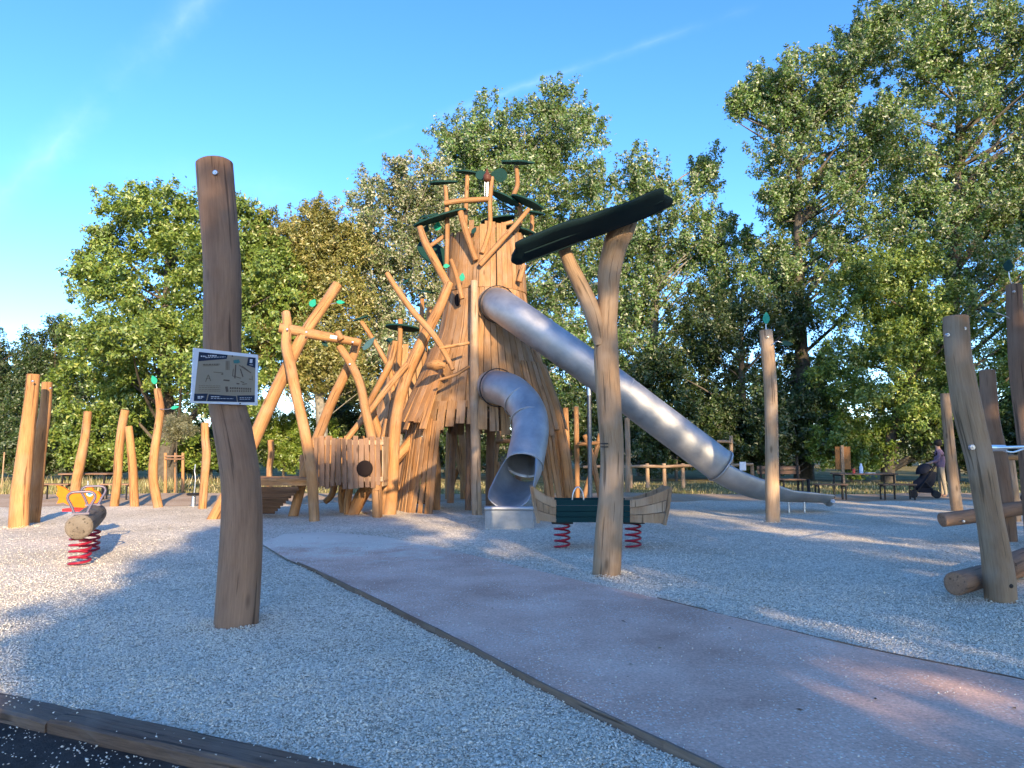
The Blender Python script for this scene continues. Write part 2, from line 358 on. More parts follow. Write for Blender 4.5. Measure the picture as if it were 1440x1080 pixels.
# ------------------------------------------------------------------ ground
def struct(o): o['kind'] = 'structure'; return o
def sheet(name, pts, z, mat):
    mb = MB(); mb.add([(p[0], p[1], z) for p in pts], [tuple(range(len(pts)))]); o = mb.build(name, mat); return struct(o)
sheet('ground', [(600*math.cos(a*math.pi/24), 600*math.sin(a*math.pi/24)) for a in range(48)], -.12, M_MEADOW)
def ynear(x): return 3.27-.447*x
def yfar(x): return 19.3+2.3/(1+math.exp(-(x+5)*.8))+.25*math.sin(x*1.1)+.12*math.sin(x*3.7)
sheet('dirt_walk', [(-45, 15), (45, 15), (45, 26)]+[(x, 25.2+.5*math.sin(x*.5)+.25*math.sin(x*1.9)) for x in range(40, -41, -2)]+[(-45, 25)], -.035, M_DIRT)
def gz(x, y): return .007*(np.sin(x*2.1+y)+np.sin(y*2.7-x*.6))+.009*np.sin(x*7.3+2)*np.sin(y*6.1)
mb = MB(); NX, NY = 220, 110; V = []; Fc = []
for j in range(NY+1):
    for i in range(NX+1):
        x = -24+48*i/NX; t = (j/NY)**1.4; y = ynear(x)+(yfar(x)-ynear(x))*t
        z = gz(x, y) if j not in (0, NY) else (-.05 if j == NY else 0)
        V.append((x, y, z))
for j in range(NY):
    for i in range(NX): a = j*(NX+1)+i; Fc.append((a, a+1, a+NX+2, a+NX+1))
mb.add(V, Fc, None, True); struct(mb.build('gravel_bed', M_GRAVEL))
sheet('soil_bed', [(-24, ynear(-24)-.1), (24, ynear(24)-.1), (24, -24), (-24, -24)], -.055, M_SOIL)
PL = [(366, 766), (404, 789), (440, 804), (500, 833), (570, 869), (660, 915), (750, 963), (870, 1022), (1000, 1086), (1120, 1150)]
PR = [(1600, 1004), (1440, 962), (1320, 938), (1200, 913), (1110, 891), (1020, 869), (925, 845), (830, 823), (700, 792), (600, 768), (540, 757), (460, 750), (400, 753)]
pl = [gr(*p) for p in PL]; pr = [gr(*p) for p in PR]
pathpoly = [(p.x, p.y) for p in pl]+[(4.2, 2.0)]+[(p.x, p.y) for p in pr]
path = MB(); path.add([(x, y, .026) for x, y in pathpoly], [tuple(range(len(pathpoly)))])
path_o = struct(path.build('path', M_PATH))
def edging(line, name_parent, hgt, wid, start, n_between):
    pts, _ = spline([Vector((p.x, p.y, 0)) for p in line], [0]*len(line), 4)
    i = start
    while i < len(pts)-1:
        j = min(i+n_between, len(pts)-1); m = MB()
        seg = pts[i:j+1]
        plank(m, [Vector((p.x, p.y, -.02+random.uniform(0, .006))) for p in seg], [wid]*len(seg), [(0, 0, 1)]*len(seg), hgt+random.uniform(-.004, .006))
        m.build('edging_board', W_SL, name_parent); i = j
edging(pl[1:], path_o, .056, .009, 2, 6)
edging(pr[:-6], path_o, .0475, .005, 0, 7)
# timber sleepers holding the gravel back
def sleeper(x0, x1, label, tilt):
    mb = MB(); n = 26; V = []; G = []; Fc = []; ca = math.cos(math.atan(.447)); d = Vector((ca, -.447*ca, 0)); w = Vector((-d.y, d.x, 0))*-1
    o = random.random()*9
    L0 = x0/ca; L1 = x1/ca; base = Vector((0, ynear(0)+.01, 0))
    for k in range(n+1):
        s = L0+(L1-L0)*k/n; c = base+d*s
        e = .012 if k in (0, n) else 0
        prof = [(0, -.16), (0, .004-e), (.014, .018-e), (.09, .020-e), (.185, .016-e), (.203, .002-e), (.205, -.05), (.20, -.16)]
        for a, z in prof:
            q = .004*math.sin(s*9+a*40)+.003*math.sin(s*23+z*60)+random.uniform(-.0025, .0025)
            V.append(c+w*(a+q)+Vector((0, 0, z+q*.8+tilt*s))); G.append((a+o, z, s))
    m = len(prof)
    for k in range(n):
        for i in range(m-1): a = k*m+i; Fc.append((a, a+1, a+m+1, a+m))
    Fc += [tuple(range(m))[::-1], tuple(range(n*m, n*m+m))]
    mb.add(V, Fc, G, False); o = mb.build('timber_sleeper', W_SL); tag(o, label, 'sleeper', 'sleepers edging the gravel'); return o
sleeper(-5.6, -2.475, 'weathered timber sleeper whose cut end meets the longer stone-strewn sleeper', .002)
sleeper(-2.46, .9, 'long weathered timber sleeper strewn with white stones along the dark soil', -.003)

# loose stones: real crushed gravel near the viewer
def inpoly(x, y, poly):
    r = np.zeros(len(x), bool); n = len(poly)
    for i in range(n):
        x1, y1 = poly[i]; x2, y2 = poly[(i+1) % n]
        if y1 == y2: continue
        c = ((y1 > y) != (y2 > y)) & (x < (x2-x1)*(y-y1)/(y2-y1)+x1); r ^= c
    return r
def quads_obj(name, V, faces_per, Fidx, lv, mat, parent=None, smooth=False):
    """V (N,k,3) vertices for N pieces, Fidx faces of a piece"""
    N, k, _ = V.shape; v = V.reshape(-1, 3); lo = v.min(0); hi = v.max(0); org = Vector(((lo[0]+hi[0])/2, (lo[1]+hi[1])/2, lo[2]))
    me = bpy.data.meshes.new(name); me.vertices.add(N*k); me.vertices.foreach_set('co', (v-np.array(org)).astype(np.float32).ravel())
    fi = np.array(Fidx); nf, s = fi.shape
    idx = (np.arange(N)[:, None, None]*k+fi[None]).reshape(-1).astype(np.int32)
    me.loops.add(len(idx)); me.loops.foreach_set('vertex_index', idx)
    me.polygons.add(N*nf); me.polygons.foreach_set('loop_start', (np.arange(N*nf)*s).astype(np.int32))
    a = me.attributes.new('lv', 'FLOAT', 'POINT'); a.data.foreach_set('value', np.repeat(lv, k).astype(np.float32))
    me.materials.append(mat); me.update(calc_edges=True); me.validate()
    o = bpy.data.objects.new(name, me); C.objects.link(o); WORLD[o.name] = org; _place(o, parent); return o
def stones(name, xy, z, smin, smax, label):
    N = len(xy); s = rng.uniform(smin, smax, N)*np.where(rng.random(N) < .06, 1.5, 1)
    base = np.array([(1, 0, 0), (0, 1, 0), (-1, 0, 0), (0, -1, 0), (0, 0, 1), (0, 0, -1)], float)
    V = base[None]*rng.uniform(.6, 1.15, (N, 6, 1))+rng.normal(0, .22, (N, 6, 3))
    V[:, :, 2] *= rng.uniform(.45, .8, (N, 1))
    th = rng.uniform(0, 6.28, N); ti = rng.normal(0, .45, N)
    cx, sx = np.cos(ti), np.sin(ti); y = V[:, :, 1]*cx[:, None]-V[:, :, 2]*sx[:, None]; zz = V[:, :, 1]*sx[:, None]+V[:, :, 2]*cx[:, None]
    c, q = np.cos(th), np.sin(th); x = V[:, :, 0]
    W = np.stack([x*c[:, None]-y*q[:, None], x*q[:, None]+y*c[:, None], zz], 2)*s[:, None, None]*.5
    W += np.column_stack([xy, z+s*.12])[:, None]
    o = quads_obj(name, W, 8, [(0, 1, 4), (1, 2, 4), (2, 3, 4), (3, 0, 4), (1, 0, 5), (2, 1, 5), (3, 2, 5), (0, 3, 5)], np.clip(rng.beta(2.6, 1.5, N), 0, 1), M_STONE)
    return tag(o, label, 'gravel', kind='stuff')
def scatter(d0, d1, dens):
    A = .75*(d1*d1-d0*d0)*1.06; n = int(A*dens); d = np.sqrt(rng.uniform(d0*d0, d1*d1, n)); x = rng.uniform(-.80, .80, n)*d; return np.column_stack([x, d])
g = scatter(2.6, 15, 5600); g = g[rng.random(len(g)) < np.minimum(1, np.exp(-(g[:, 1]-4.2)/2.1))]
ok = (g[:, 1] > 3.285-.447*g[:, 0]) & ~inpoly(g[:, 0], g[:, 1], pathpoly)
g = g[ok]; zg = gz(g[:, 0], g[:, 1])+rng.uniform(-.004, .008, len(g))
for (cx_, cy_), r0, nst in (((at(331, 872, 6.45).x, 6.45), .15, 900), ((at(852, 804, 9).x, 9.0), .14, 700), ((at(1408, 838, 7.5).x, 7.5), .12, 700), ((at(1086.5, 733, 15.2).x, 15.2), .12, 250), ((at(26, 742, 14.2).x, 14.2), .15, 250)):
    tt = rng.random(nst)**1.5; an = rng.uniform(0, 6.28, nst); rr_ = r0+tt*.22; q_ = np.column_stack([cx_+rr_*np.cos(an), cy_+rr_*np.sin(an)]); lump = .5+.5*np.sin(an*3+cx_)
    g = np.vstack([g, q_]); zg = np.concatenate([zg, gz(q_[:, 0], q_[:, 1])+.026*(1-tt)*lump+rng.uniform(0, .008, nst)])
stones('loose_gravel', g, zg, .008, .019, 'crushed white gravel stones covering the play area')
print('STONES', len(g))
p = scatter(3, 12, 420); p = p[inpoly(p[:, 0], p[:, 1], pathpoly)]
lx = np.interp(p[:, 1], [q.y for q in pl][::-1], [q.x for q in pl][::-1]); dist = p[:, 0]-lx
cl = np.sin(p[:, 0]*2.3+1)*np.sin(p[:, 1]*1.9)+.6*np.sin(p[:, 0]*5.1)*np.sin(p[:, 1]*4.3+1)
keep = rng.random(len(p)) < (.05+.9*np.exp(-dist/.35)+.25*(cl > .55)+.8*np.clip((p[:, 1]-9)/4, 0, 1))
p = p[keep]; stones('path_stones', p, np.full(len(p), .027), .005, .014, 'white stones strayed onto the reddish path')
s = scatter(2.2, 9, 700); dl = s[:, 1]-(3.28-.447*s[:, 0]); dl = dl*math.cos(math.atan(.447))
onsl = (dl < -.01) & (dl > -.195); onso = dl < -.215
k1 = onsl & (rng.random(len(s)) < .10+.55*np.exp((dl+.01)/.035)+.25*(np.sin(s[:, 0]*6) > .6)); k2 = onso & (rng.random(len(s)) < .16+.8*np.exp((dl+.215)/.25))
stones('sleeper_stones', s[k1], np.full(k1.sum(), .02), .007, .018, 'white stones lying on the timber sleepers')
stones('soil_stones', s[k2], np.full(k2.sum(), -.052), .006, .018, 'white stones spilled onto the dark soil')

# a few dry leaves blown over gravel and path
fl = scatter(3.2, 13, 1.6); fl = fl[fl[:, 1] > 3.5-.447*fl[:, 0]]; N = len(fl); th = rng.uniform(0, 6.28, N); sz = rng.uniform(.008, .022, N); zf = np.where(inpoly(fl[:, 0], fl[:, 1], pathpoly), .030, gz(fl[:, 0], fl[:, 1])+.014)
ca_, sa_ = np.cos(th)*sz, np.sin(th)*sz; cu = rng.uniform(.1, .5, N)*sz
V = np.stack([np.column_stack([fl[:, 0]-ca_, fl[:, 1]-sa_, zf]), np.column_stack([fl[:, 0]-sa_*.55, fl[:, 1]+ca_*.55, zf+cu]), np.column_stack([fl[:, 0]+ca_, fl[:, 1]+sa_, zf+cu*.5]), np.column_stack([fl[:, 0]+sa_*.55, fl[:, 1]-ca_*.55, zf+cu*.8])], 1)
tag(quads_obj('fallen_leaves', V, 1, [(0, 1, 2, 3)], rng.random(N), leafmat('dry_leaves', (.10, .055, .025), (.24, .14, .05), (.35, .24, .09), .2)), 'small dry leaves strewn over gravel and path', 'leaves', kind='stuff')
# ------------------------------------------------------------------ trees
def leafcloud(cen, size, asp=.62, up=.5, outv=None):
    N = len(cen); nrm = rng.normal(0, 1, (N, 3)); nrm[:, 2] += up
    if outv is not None: nrm += outv*1.0
    nrm /= np.linalg.norm(nrm, axis=1)[:, None]
    t = rng.normal(0, 1, (N, 3)); t -= nrm*(t*nrm).sum(1)[:, None]; t /= np.linalg.norm(t, axis=1)[:, None]; b = np.cross(nrm, t)
    L = (size*rng.uniform(.65, 1.3, N))[:, None]/2; W = L*asp
    return np.stack([cen-t*L*.7+b*W*.35, cen-t*L*.1-b*W, cen+t*L], 1) if asp >= .5 else np.stack([cen-t*L+b*W*.5, cen-t*L-b*W*.5, cen+t*L], 1)
def lobes_px(lobes, d, depth=1.0):
    out = []
    for lo in lobes:
        px, py, rx, ry = lo[:4]; dd = d+(lo[4] if len(lo) > 4 else 0); c = at(px, py, dd); k = dd/F
        out.append((np.array(c), np.array([rx*k, rx*k*depth, ry*k])))
    return out
def billow(lobes, ns=7):
    out = []
    for c, r in lobes:
        out.append((c, r*.74))
        for k in range(ns):
            u = rng.normal(0, 1, 3); u[2] += .25; u /= np.linalg.norm(u); out.append((c+u*r*rng.uniform(.66, .86), r*rng.uniform(.28, .48)))
    return out
def crown_points(lobes, nleaf, spray, spread, upb, inner=.45):
    vols = np.array([(r[0]*r[1]*r[2])**(2/3) for c, r in lobes]); vols /= vols.sum()
    pts = []; outs = []; tips = []
    for (c, r), f in zip(lobes, vols):
        per = 85; ns = max(6, int(nleaf*f/per))
        u = rng.normal(0, 1, (ns, 3)); u /= np.linalg.norm(u, axis=1)[:, None]
        rad = inner+(1-inner)*rng.random(ns)**.55
        s0 = c+u*r*rad[:, None]
        dr = u*.9+rng.normal(0, .45, (ns, 3)); dr[:, 2] += upb; dr /= np.linalg.norm(dr, axis=1)[:, None]
        ln = spray*rng.uniform(.5, 1.35, ns)
        s0 = s0-dr*ln[:, None]*.55
        t = rng.random((ns, per))**.8
        wd = spread*(1.05-.75*t)
        q = s0[:, None]+dr[:, None]*(t*ln[:, None])[:, :, None]+rng.normal(0, 1, (ns, per, 3))*wd[:, :, None]
        pts.append(q.reshape(-1, 3)); outs.append(np.repeat(u, per, 0)); tips.append(s0)
    return np.vstack(pts), np.vstack(outs), np.vstack(tips)
NL, SZ = 1.9, 1.04
def tree(name, label, base, lobes, nleaf, size, mat, bark=M_BARK, trunk_r=.28, spray=1.2, spread=.3, upb=.5, limbs=40, group=None, inner=.45, asp=.62, cat='tree', limb_r=.05, leanx=0, zmin=.4, trunk_name='trunk', crown_name='crown'):
    base = Vector(base); t = thing(name, label, cat, base, group)
    nleaf = int(nleaf*NL); size = size*SZ; spread *= .72; spray *= .8
    P, O, tips = crown_points(lobes, nleaf, spray, spread, upb, inner)
    k = P[:, 2] > zmin; P = P[k]; O = O[k]
    lv = np.clip(rng.random(len(P)), 0, 1)
    quads_obj(crown_name, leafcloud(P, size, asp, .5, O), 1, [(0, 1, 2)], lv, mat, t)
    top = base.z+(max(c[2]+r[2] for c, r in lobes)-base.z)*.86; cx = sum(c[0] for c, r in lobes)/len(lobes); cy = sum(c[1] for c, r in lobes)/len(lobes)
    tp = Vector((cx, cy, top)); axis = [base+Vector((0, 0, -.2)), base.lerp(tp, .2)*1+Vector((leanx-.0, 0, 0)), base.lerp(tp, .5)+Vector((random.uniform(-.3, .3), 0, 0)), tp]
    axis[1].x = base.x+(axis[1].x-base.x)*.4; axis[1].y = base.y
    mb = MB(); tube(mb, axis, [trunk_r*1.25, trunk_r, trunk_r*.65, trunk_r*.12], 9, 5, .05)
    ap, ar = spline(axis, [1, 1, 1, 1], 8)
    for i in rng.choice(len(tips), min(limbs, len(tips)), replace=False):
        e = Vector(tips[i]); 
        if e.z < zmin+(3.8 if trunk_name == 'trunk' and limb_r > .02 else 0): continue
        hz = max(base.z+.4, e.z-(e.xy-base.xy).length*random.uniform(.5, .95)); a = min(ap, key=lambda q: abs(q.z-hz))
        mid = a.lerp(e, .5)+Vector((random.uniform(-.4, .4), random.uniform(-.4, .4), .06*(e-a).length*random.random()))
        rr = limb_r*(.6+.12*(e-a).length)
        tube(mb, [a, mid, e], [rr*1.5, rr, rr*.25], 5, 3, .03, cap=False)
    mb.build(trunk_name, bark, t); return t
def ptree(name, label, bpx, d, lobes, nleaf, size, mat, depth=1., **kw):
    b = at(bpx, 600, d); return tree(name, label, (b.x, d, -.1), billow(lobes_px(lobes, d, depth)), nleaf, size, mat, **kw)
G_T = 'trees beyond the playground'
ptree('broadleaf_tree', 'huge round broadleaf tree with yellow-green crown behind the sunlit posts', 236, 36,
      [(235, 400, 95, 120), (165, 440, 70, 110), (310, 390, 95, 110), (225, 305, 75, 52), (330, 320, 60, 45), (135, 545, 68, 70), (250, 500, 120, 80, -2), (370, 460, 60, 120), (150, 370, 45, 65), (190, 590, 70, 40, 1), (320, 560, 60, 50, 0), (120, 620, 60, 40, 1), (200, 640, 80, 34, 2), (300, 625, 70, 40, 2)],
      75000, .23, LM_BROAD, spray=1.0, spread=.30, upb=.2, trunk_r=.42, limbs=60, group=G_T, inner=.6)
ptree('feathery_tree', 'feathery olive-gold tree with fine pale twigs behind the crossed-log frame', 455, 38,
      [(415, 400, 65, 80), (450, 470, 70, 80), (395, 500, 60, 60), (440, 350, 48, 45), (480, 420, 45, 90), (400, 440, 60, 70), (470, 520, 50, 50), (380, 370, 55, 70), (430, 325, 48, 42), (467, 350, 38, 60)],
      68000, .22, LM_WIL, bark=M_PBARK, spray=1.9, spread=.24, upb=.9, limbs=130, limb_r=.025, asp=.5, group=G_T, inner=.3)
ptree('silver_poplar', 'silvery pale-leaved poplar with loose crown left of the tower', 560, 41,
      [(545, 330, 62, 90), (590, 260, 55, 60), (520, 400, 55, 80), (575, 420, 75, 90), (505, 350, 30, 50), (620, 330, 50, 90), (560, 500, 80, 70), (510, 540, 60, 60), (620, 540, 70, 60)],
      62000, .20, LM_SILV, bark=M_PBARK, spray=1.5, spread=.28, upb=.8, limbs=60, group=G_T, asp=.7)
ptree('poplar_tree', 'tall poplar with grey-green crown rising straight behind the tower top', 700, 44,
      [(690, 210, 75, 60), (740, 190, 70, 60), (790, 200, 65, 75), (650, 240, 50, 60), (720, 290, 100, 70), (800, 300, 70, 80), (760, 390, 90, 80), (660, 350, 70, 80), (740, 480, 110, 80), (780, 145, 35, 30)],
      85000, .21, LM_POP, bark=M_PBARK, spray=1.5, spread=.30, upb=.9, limbs=70, group=G_T, asp=.7, trunk_r=.4)
ptree('poplar_tree', 'poplar with two spired tops between the leaf-roof post and the leaf-topped post', 905, 43,
      [(880, 290, 50, 70), (915, 260, 45, 60), (990, 260, 28, 62), (960, 330, 60, 60), (900, 370, 70, 70), (990, 380, 60, 70), (1030, 420, 55, 60), (860, 420, 60, 90), (930, 470, 90, 70), (1030, 340, 30, 45), (880, 540, 80, 60), (800, 520, 60, 70)],
      64000, .21, LM_POP, bark=M_PBARK, spray=1.4, spread=.28, upb=.9, limbs=60, group=G_T, asp=.7, trunk_r=.38)
ptree('poplar_tree', 'open-crowned poplar with forked dark trunk and a branch reaching over the gap of sky', 1128, 39,
      [(1140, 120, 80, 65), (1180, 190, 70, 75), (1110, 210, 60, 70), (1070, 130, 38, 35), (1160, 290, 80, 55), (1090, 285, 40, 40), (1200, 90, 60, 60), (1230, 230, 50, 90), (1040, 145, 18, 18), (1120, 370, 60, 50), (1180, 380, 60, 60), (1085, 390, 45, 55)],
      60000, .20, LM_POP, spray=1.4, spread=.28, upb=.7, limbs=80, limb_r=.06, group=G_T, asp=.7, trunk_r=.42, leanx=.3)
ptree('poplar_tree', 'tallest poplar, its dense crown running above the climbing posts', 1330, 37,
      [(1290, 60, 80, 75), (1370, 70, 85, 75), (1440, 110, 80, 90), (1300, 190, 90, 90), (1400, 220, 95, 100), (1280, 320, 85, 80), (1370, 350, 100, 80), (1450, 340, 60, 100), (1310, 430, 90, 70), (1265, -10, 50, 50), (1500, 250, 70, 150)],
      98000, .20, LM_POP, spray=1.4, spread=.29, upb=.7, limbs=80, group=G_T, asp=.7, trunk_r=.45)
ptree('broadleaf_tree', 'lower yellow-green tree in front of the tallest poplar', 1245, 35.5,
      [(1250, 400, 70, 80), (1200, 460, 70, 70), (1300, 470, 80, 70), (1240, 530, 90, 60), (1370, 500, 90, 90), (1450, 480, 60, 110), (1290, 590, 80, 50), (1390, 600, 80, 50)],
      52000, .20, LM_BROAD, spray=1.2, spread=.3, upb=.4, limbs=40, group=G_T)
ptree('evergreen_tree', 'dark dense tree hiding the woodland edge behind the long slide', 1050, 39,
      [(1000, 470, 70, 70), (1080, 450, 70, 70), (940, 540, 80, 60), (1040, 560, 90, 70), (1120, 540, 70, 80), (1110, 430, 40, 60), (1000, 620, 90, 50), (1090, 630, 80, 45)],
      50000, .20, LM_DARK, spray=1.2, spread=.32, upb=.3, limbs=30, group=G_T)
for px, d, lab, lob in ((20, 58, 'far dark-green tree at the left end of the tree line', [(15, 510, 45, 50), (-40, 520, 50, 70), (20, 580, 60, 50)]),
                        (80, 54, 'far blue-green tree peeping out beside the huge broadleaf tree', [(78, 500, 40, 50), (95, 570, 60, 60), (50, 560, 50, 60)])):
    ptree('woodland_tree', lab, px, d, lob, 24000, .25, LM_DARK, spray=1.4, spread=.38, upb=.5, limbs=20, group=G_T)
G_S = 'shrubs of the woodland edge'
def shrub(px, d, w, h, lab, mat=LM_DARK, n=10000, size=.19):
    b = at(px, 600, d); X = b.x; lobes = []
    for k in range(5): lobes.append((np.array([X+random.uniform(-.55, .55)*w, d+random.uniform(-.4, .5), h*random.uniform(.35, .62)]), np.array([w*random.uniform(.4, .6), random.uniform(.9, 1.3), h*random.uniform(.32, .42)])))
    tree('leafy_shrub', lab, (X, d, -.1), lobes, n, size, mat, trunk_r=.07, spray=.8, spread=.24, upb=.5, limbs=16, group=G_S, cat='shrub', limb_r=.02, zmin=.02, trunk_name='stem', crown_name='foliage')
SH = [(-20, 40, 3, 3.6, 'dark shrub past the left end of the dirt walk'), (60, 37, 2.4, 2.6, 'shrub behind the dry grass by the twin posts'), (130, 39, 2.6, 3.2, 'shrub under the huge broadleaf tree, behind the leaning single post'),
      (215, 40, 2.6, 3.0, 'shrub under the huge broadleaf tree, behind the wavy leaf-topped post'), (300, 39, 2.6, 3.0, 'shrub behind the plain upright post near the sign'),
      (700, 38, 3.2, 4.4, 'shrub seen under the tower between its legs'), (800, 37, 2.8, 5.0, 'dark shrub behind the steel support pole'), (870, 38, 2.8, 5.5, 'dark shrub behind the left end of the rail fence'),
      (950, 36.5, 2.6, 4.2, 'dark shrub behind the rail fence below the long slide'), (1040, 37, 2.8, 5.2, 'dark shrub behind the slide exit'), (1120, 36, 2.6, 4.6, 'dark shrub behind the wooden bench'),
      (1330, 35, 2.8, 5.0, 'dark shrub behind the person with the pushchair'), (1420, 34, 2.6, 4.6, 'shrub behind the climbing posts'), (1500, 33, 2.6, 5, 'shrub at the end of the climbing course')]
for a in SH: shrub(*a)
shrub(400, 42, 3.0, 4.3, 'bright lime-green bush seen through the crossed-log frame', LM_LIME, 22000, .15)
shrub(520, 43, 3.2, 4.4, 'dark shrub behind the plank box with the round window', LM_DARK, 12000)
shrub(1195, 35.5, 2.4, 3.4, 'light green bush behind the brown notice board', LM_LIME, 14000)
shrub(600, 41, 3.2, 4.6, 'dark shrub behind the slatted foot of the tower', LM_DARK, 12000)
# far wood closing the view
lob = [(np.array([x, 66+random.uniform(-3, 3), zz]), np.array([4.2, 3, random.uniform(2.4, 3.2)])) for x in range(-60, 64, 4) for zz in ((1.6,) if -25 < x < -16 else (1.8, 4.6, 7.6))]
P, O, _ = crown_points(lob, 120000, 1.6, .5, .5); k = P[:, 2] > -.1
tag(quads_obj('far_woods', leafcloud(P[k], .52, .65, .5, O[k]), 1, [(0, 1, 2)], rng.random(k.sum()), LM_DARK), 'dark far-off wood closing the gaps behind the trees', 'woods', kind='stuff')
# dry grass fringe behind the dirt walk
N = 20000; x = rng.uniform(-34, 34, N); y = 25.6+rng.random(N)**1.6*9; tall = np.where((x < -13), rng.uniform(.1, .5, N), rng.uniform(.04, .16, N))
a = rng.uniform(0, 6.28, N); lx_ = rng.normal(0, .25, N)*tall; ly_ = rng.normal(0, .25, N)*tall; w = .018
bx_, by_ = np.cos(a)*w, np.sin(a)*w; z0 = np.full(N, -.12)
V = np.stack([np.column_stack([x-bx_, y-by_, z0]), np.column_stack([x+bx_, y+by_, z0]), np.column_stack([x+lx_, y+ly_, z0+tall])], 1)
LM_DRY = leafmat('dry_grass', (.12, .15, .04), (.30, .25, .09), (.50, .40, .20), .3)
tag(quads_obj('dry_grass', V, 1, [(0, 1, 2)], rng.random(N), LM_DRY), 'yellow dry grass growing between dirt walk and trees', 'grass', kind='stuff')
# shade trees behind the viewer, between the sun and the play area
PERP = Vector((math.cos(SUN_AZ), math.sin(SUN_AZ), 0)); SH_ = Vector((math.sin(SUN_AZ), -math.cos(SUN_AZ), 0))
def shade_tree(u, s, top, r, bot, lab, n=15000):
    c = PERP*u+SH_*s; lobes = []; h = top-bot; nl = max(4, int(h/2.0))
    for k in range(nl):
        z = bot+h*(k+.5)/nl; rr = r*(1-.35*abs(k/(nl-1)*2-1)**2)
        lobes.append((np.array([c.x+random.uniform(-.1, .1)*r, c.y+random.uniform(-.1, .1)*r, z]), np.array([rr, rr, h/nl*.85])))
    tree('shade_tree', lab, (c.x, c.y, -.1), lobes, n, .35 if u < 3 else .285, LM_BROAD, spray=1.2, spread=.42, upb=.3, limbs=24, group='shade trees facing the play tower', inner=.25, trunk_r=.25)
for u, s, top, r, bot, lab in ((1.0, 18, 12.9, 3.0, 3.0, 'round shade tree at the sunny end of its row'), (6.3, 18, 16.6, 3.1, 2.2, 'second shade tree from the sunny end of its row'), (12.0, 16, 20.0, 3.3, 2.0, 'third shade tree from the sunny end of its row'),
                               (18, 13, 23, 3.7, 2.0, 'fourth shade tree from the sunny end of its row'), (25, 11, 24.5, 4.0, 2.0, 'fifth shade tree from the sunny end of its row'), (32.3, 9, 24.5, 4.2, 2.0, 'sixth shade tree from the sunny end of its row'), (40, 7, 24, 4.2, 2.0, 'last shade tree of its row, farthest from the sunny end')):
    shade_tree(u, s, top, r, bot, lab, 22000)

# ------------------------------------------------------------------ posts
def K(d): return d/F
def log_pts(spec, d0, d1=None):
    """spec: [(px, py, halfwidth_px)] -> points and radii, distance runs d0..d1"""
    n = len(spec); d1 = d0 if d1 is None else d1
    ds = [d0+(d1-d0)*i/max(1, n-1) for i in range(n)]
    return [at(a, b, d) for (a, b, r), d in zip(spec, ds)], [r*K(d) for (a, b, r), d in zip(spec, ds)]
def log(name, spec, d0, mat, parent=None, d1=None, n=12, sub=5, wob=.035, ground=False):
    P, r = log_pts(spec, d0, d1)
    if ground:
        e = 0 if P[0].z < P[-1].z else -1
        P[e] = Vector((P[e].x, P[e].y, -.1))
    mb = MB(); tube(mb, P, r, n, sub, wob); return mb.build(name, mat, parent)
def bolt(px, py, d, r, parent, mat=M_ZINC):
    c = at(px, py, d); mb = MB(); tube(mb, [c+Vector((0, .02, 0)), c+Vector((0, -.012, 0))], [r, r], 10, 1, 0, True); tube(mb, [c+Vector((0, -.012, 0)), c+Vector((0, -.022, 0))], [r*.55, r*.5], 6, 1, 0, True)
    return mb.build('bolt', mat, parent)
def leaf_outline(c, ax, ay, n=18, L=.2, W=.12):
    """pointed leaf: ax along the leaf, ay across"""
    out = []
    for k in range(n):
        a = 2*math.pi*k/n; x = math.cos(a); y = math.sin(a)
        out.append(c+ax*(L/2*x)+ay*(W/2*y*(1-.55*max(0, x))))
    return out
def leaf_plate(px, py, d, Lpx, Wpx, ang, tilt, parent, mat, thick=.012, name='leaf'):
    """flat leaf board; ang turns it in the picture plane, tilt leans it back (0 = facing the viewer)"""
    c = at(px, py, d); ax = Vector((math.cos(ang), 0, math.sin(ang))); up = Vector((-math.sin(ang), 0, math.cos(ang)))
    ay = up*math.cos(tilt)+Vector((0, 1, 0))*math.sin(tilt); nn = ax.cross(ay)
    mb = MB(); extrude(mb, [p-nn*thick/2 for p in leaf_outline(c, ax, ay, 18, Lpx*K(d), Wpx*K(d))], nn*thick); return mb.build(name, mat, parent)
def wire(name, pts, r, mat, parent):
    mb = MB(); tube(mb, pts, r, 6, 4, 0, True); return mb.build(name, mat, parent)
def post(label, spec, d, mat, group, d1=None):
    b = gr(spec[-1][0], HOR+F*EYE/d*1.0); root = thing('timber_post', label, 'post', (at(spec[-1][0], spec[-1][1], d).x, d, 0), group)
    log('shaft', spec, d1 or d, mat, root, d, ground=True); return root
G_P = 'bent timber posts standing in the gravel'
p1 = post('thick leaning sunlit post, the taller of the twin posts by the fish rocker', [(47, 527, 8.3), (44, 560, 8.8), (38, 610, 10), (33, 660, 11.5), (28, 700, 12.3), (26, 742, 12.6)], 14.2, W_OR, G_P)
bolt(46, 536, 14.0, .018, p1)
p2 = post('slimmer pale post, the shorter of the twin posts by the fish rocker', [(66.5, 538, 7), (64, 575, 7.5), (57, 620, 9), (51, 665, 10), (44, 733, 10)], 15.0, W_OR, G_P)
bolt(71, 546, 14.85, .014, p2)
post('single leaning sunlit post behind the orange fish rocker', [(123.5, 579, 5.5), (119, 620, 6), (113, 650, 6.5), (107, 680, 6.3), (105, 701, 6.2)], 22, W_OR, G_P)
post('taller of two sunlit posts that lean together beside the picnic table', [(176, 577, 5.5), (171, 605, 5.8), (167, 640, 6), (165, 675, 6), (160, 711, 6)], 19.4, W_OR, G_P)
post('shorter of two sunlit posts that lean together beside the picnic table', [(181, 600, 5), (184, 630, 5.5), (187, 665, 5.8), (190, 711, 5.6)], 19.3, W_OR, G_P)
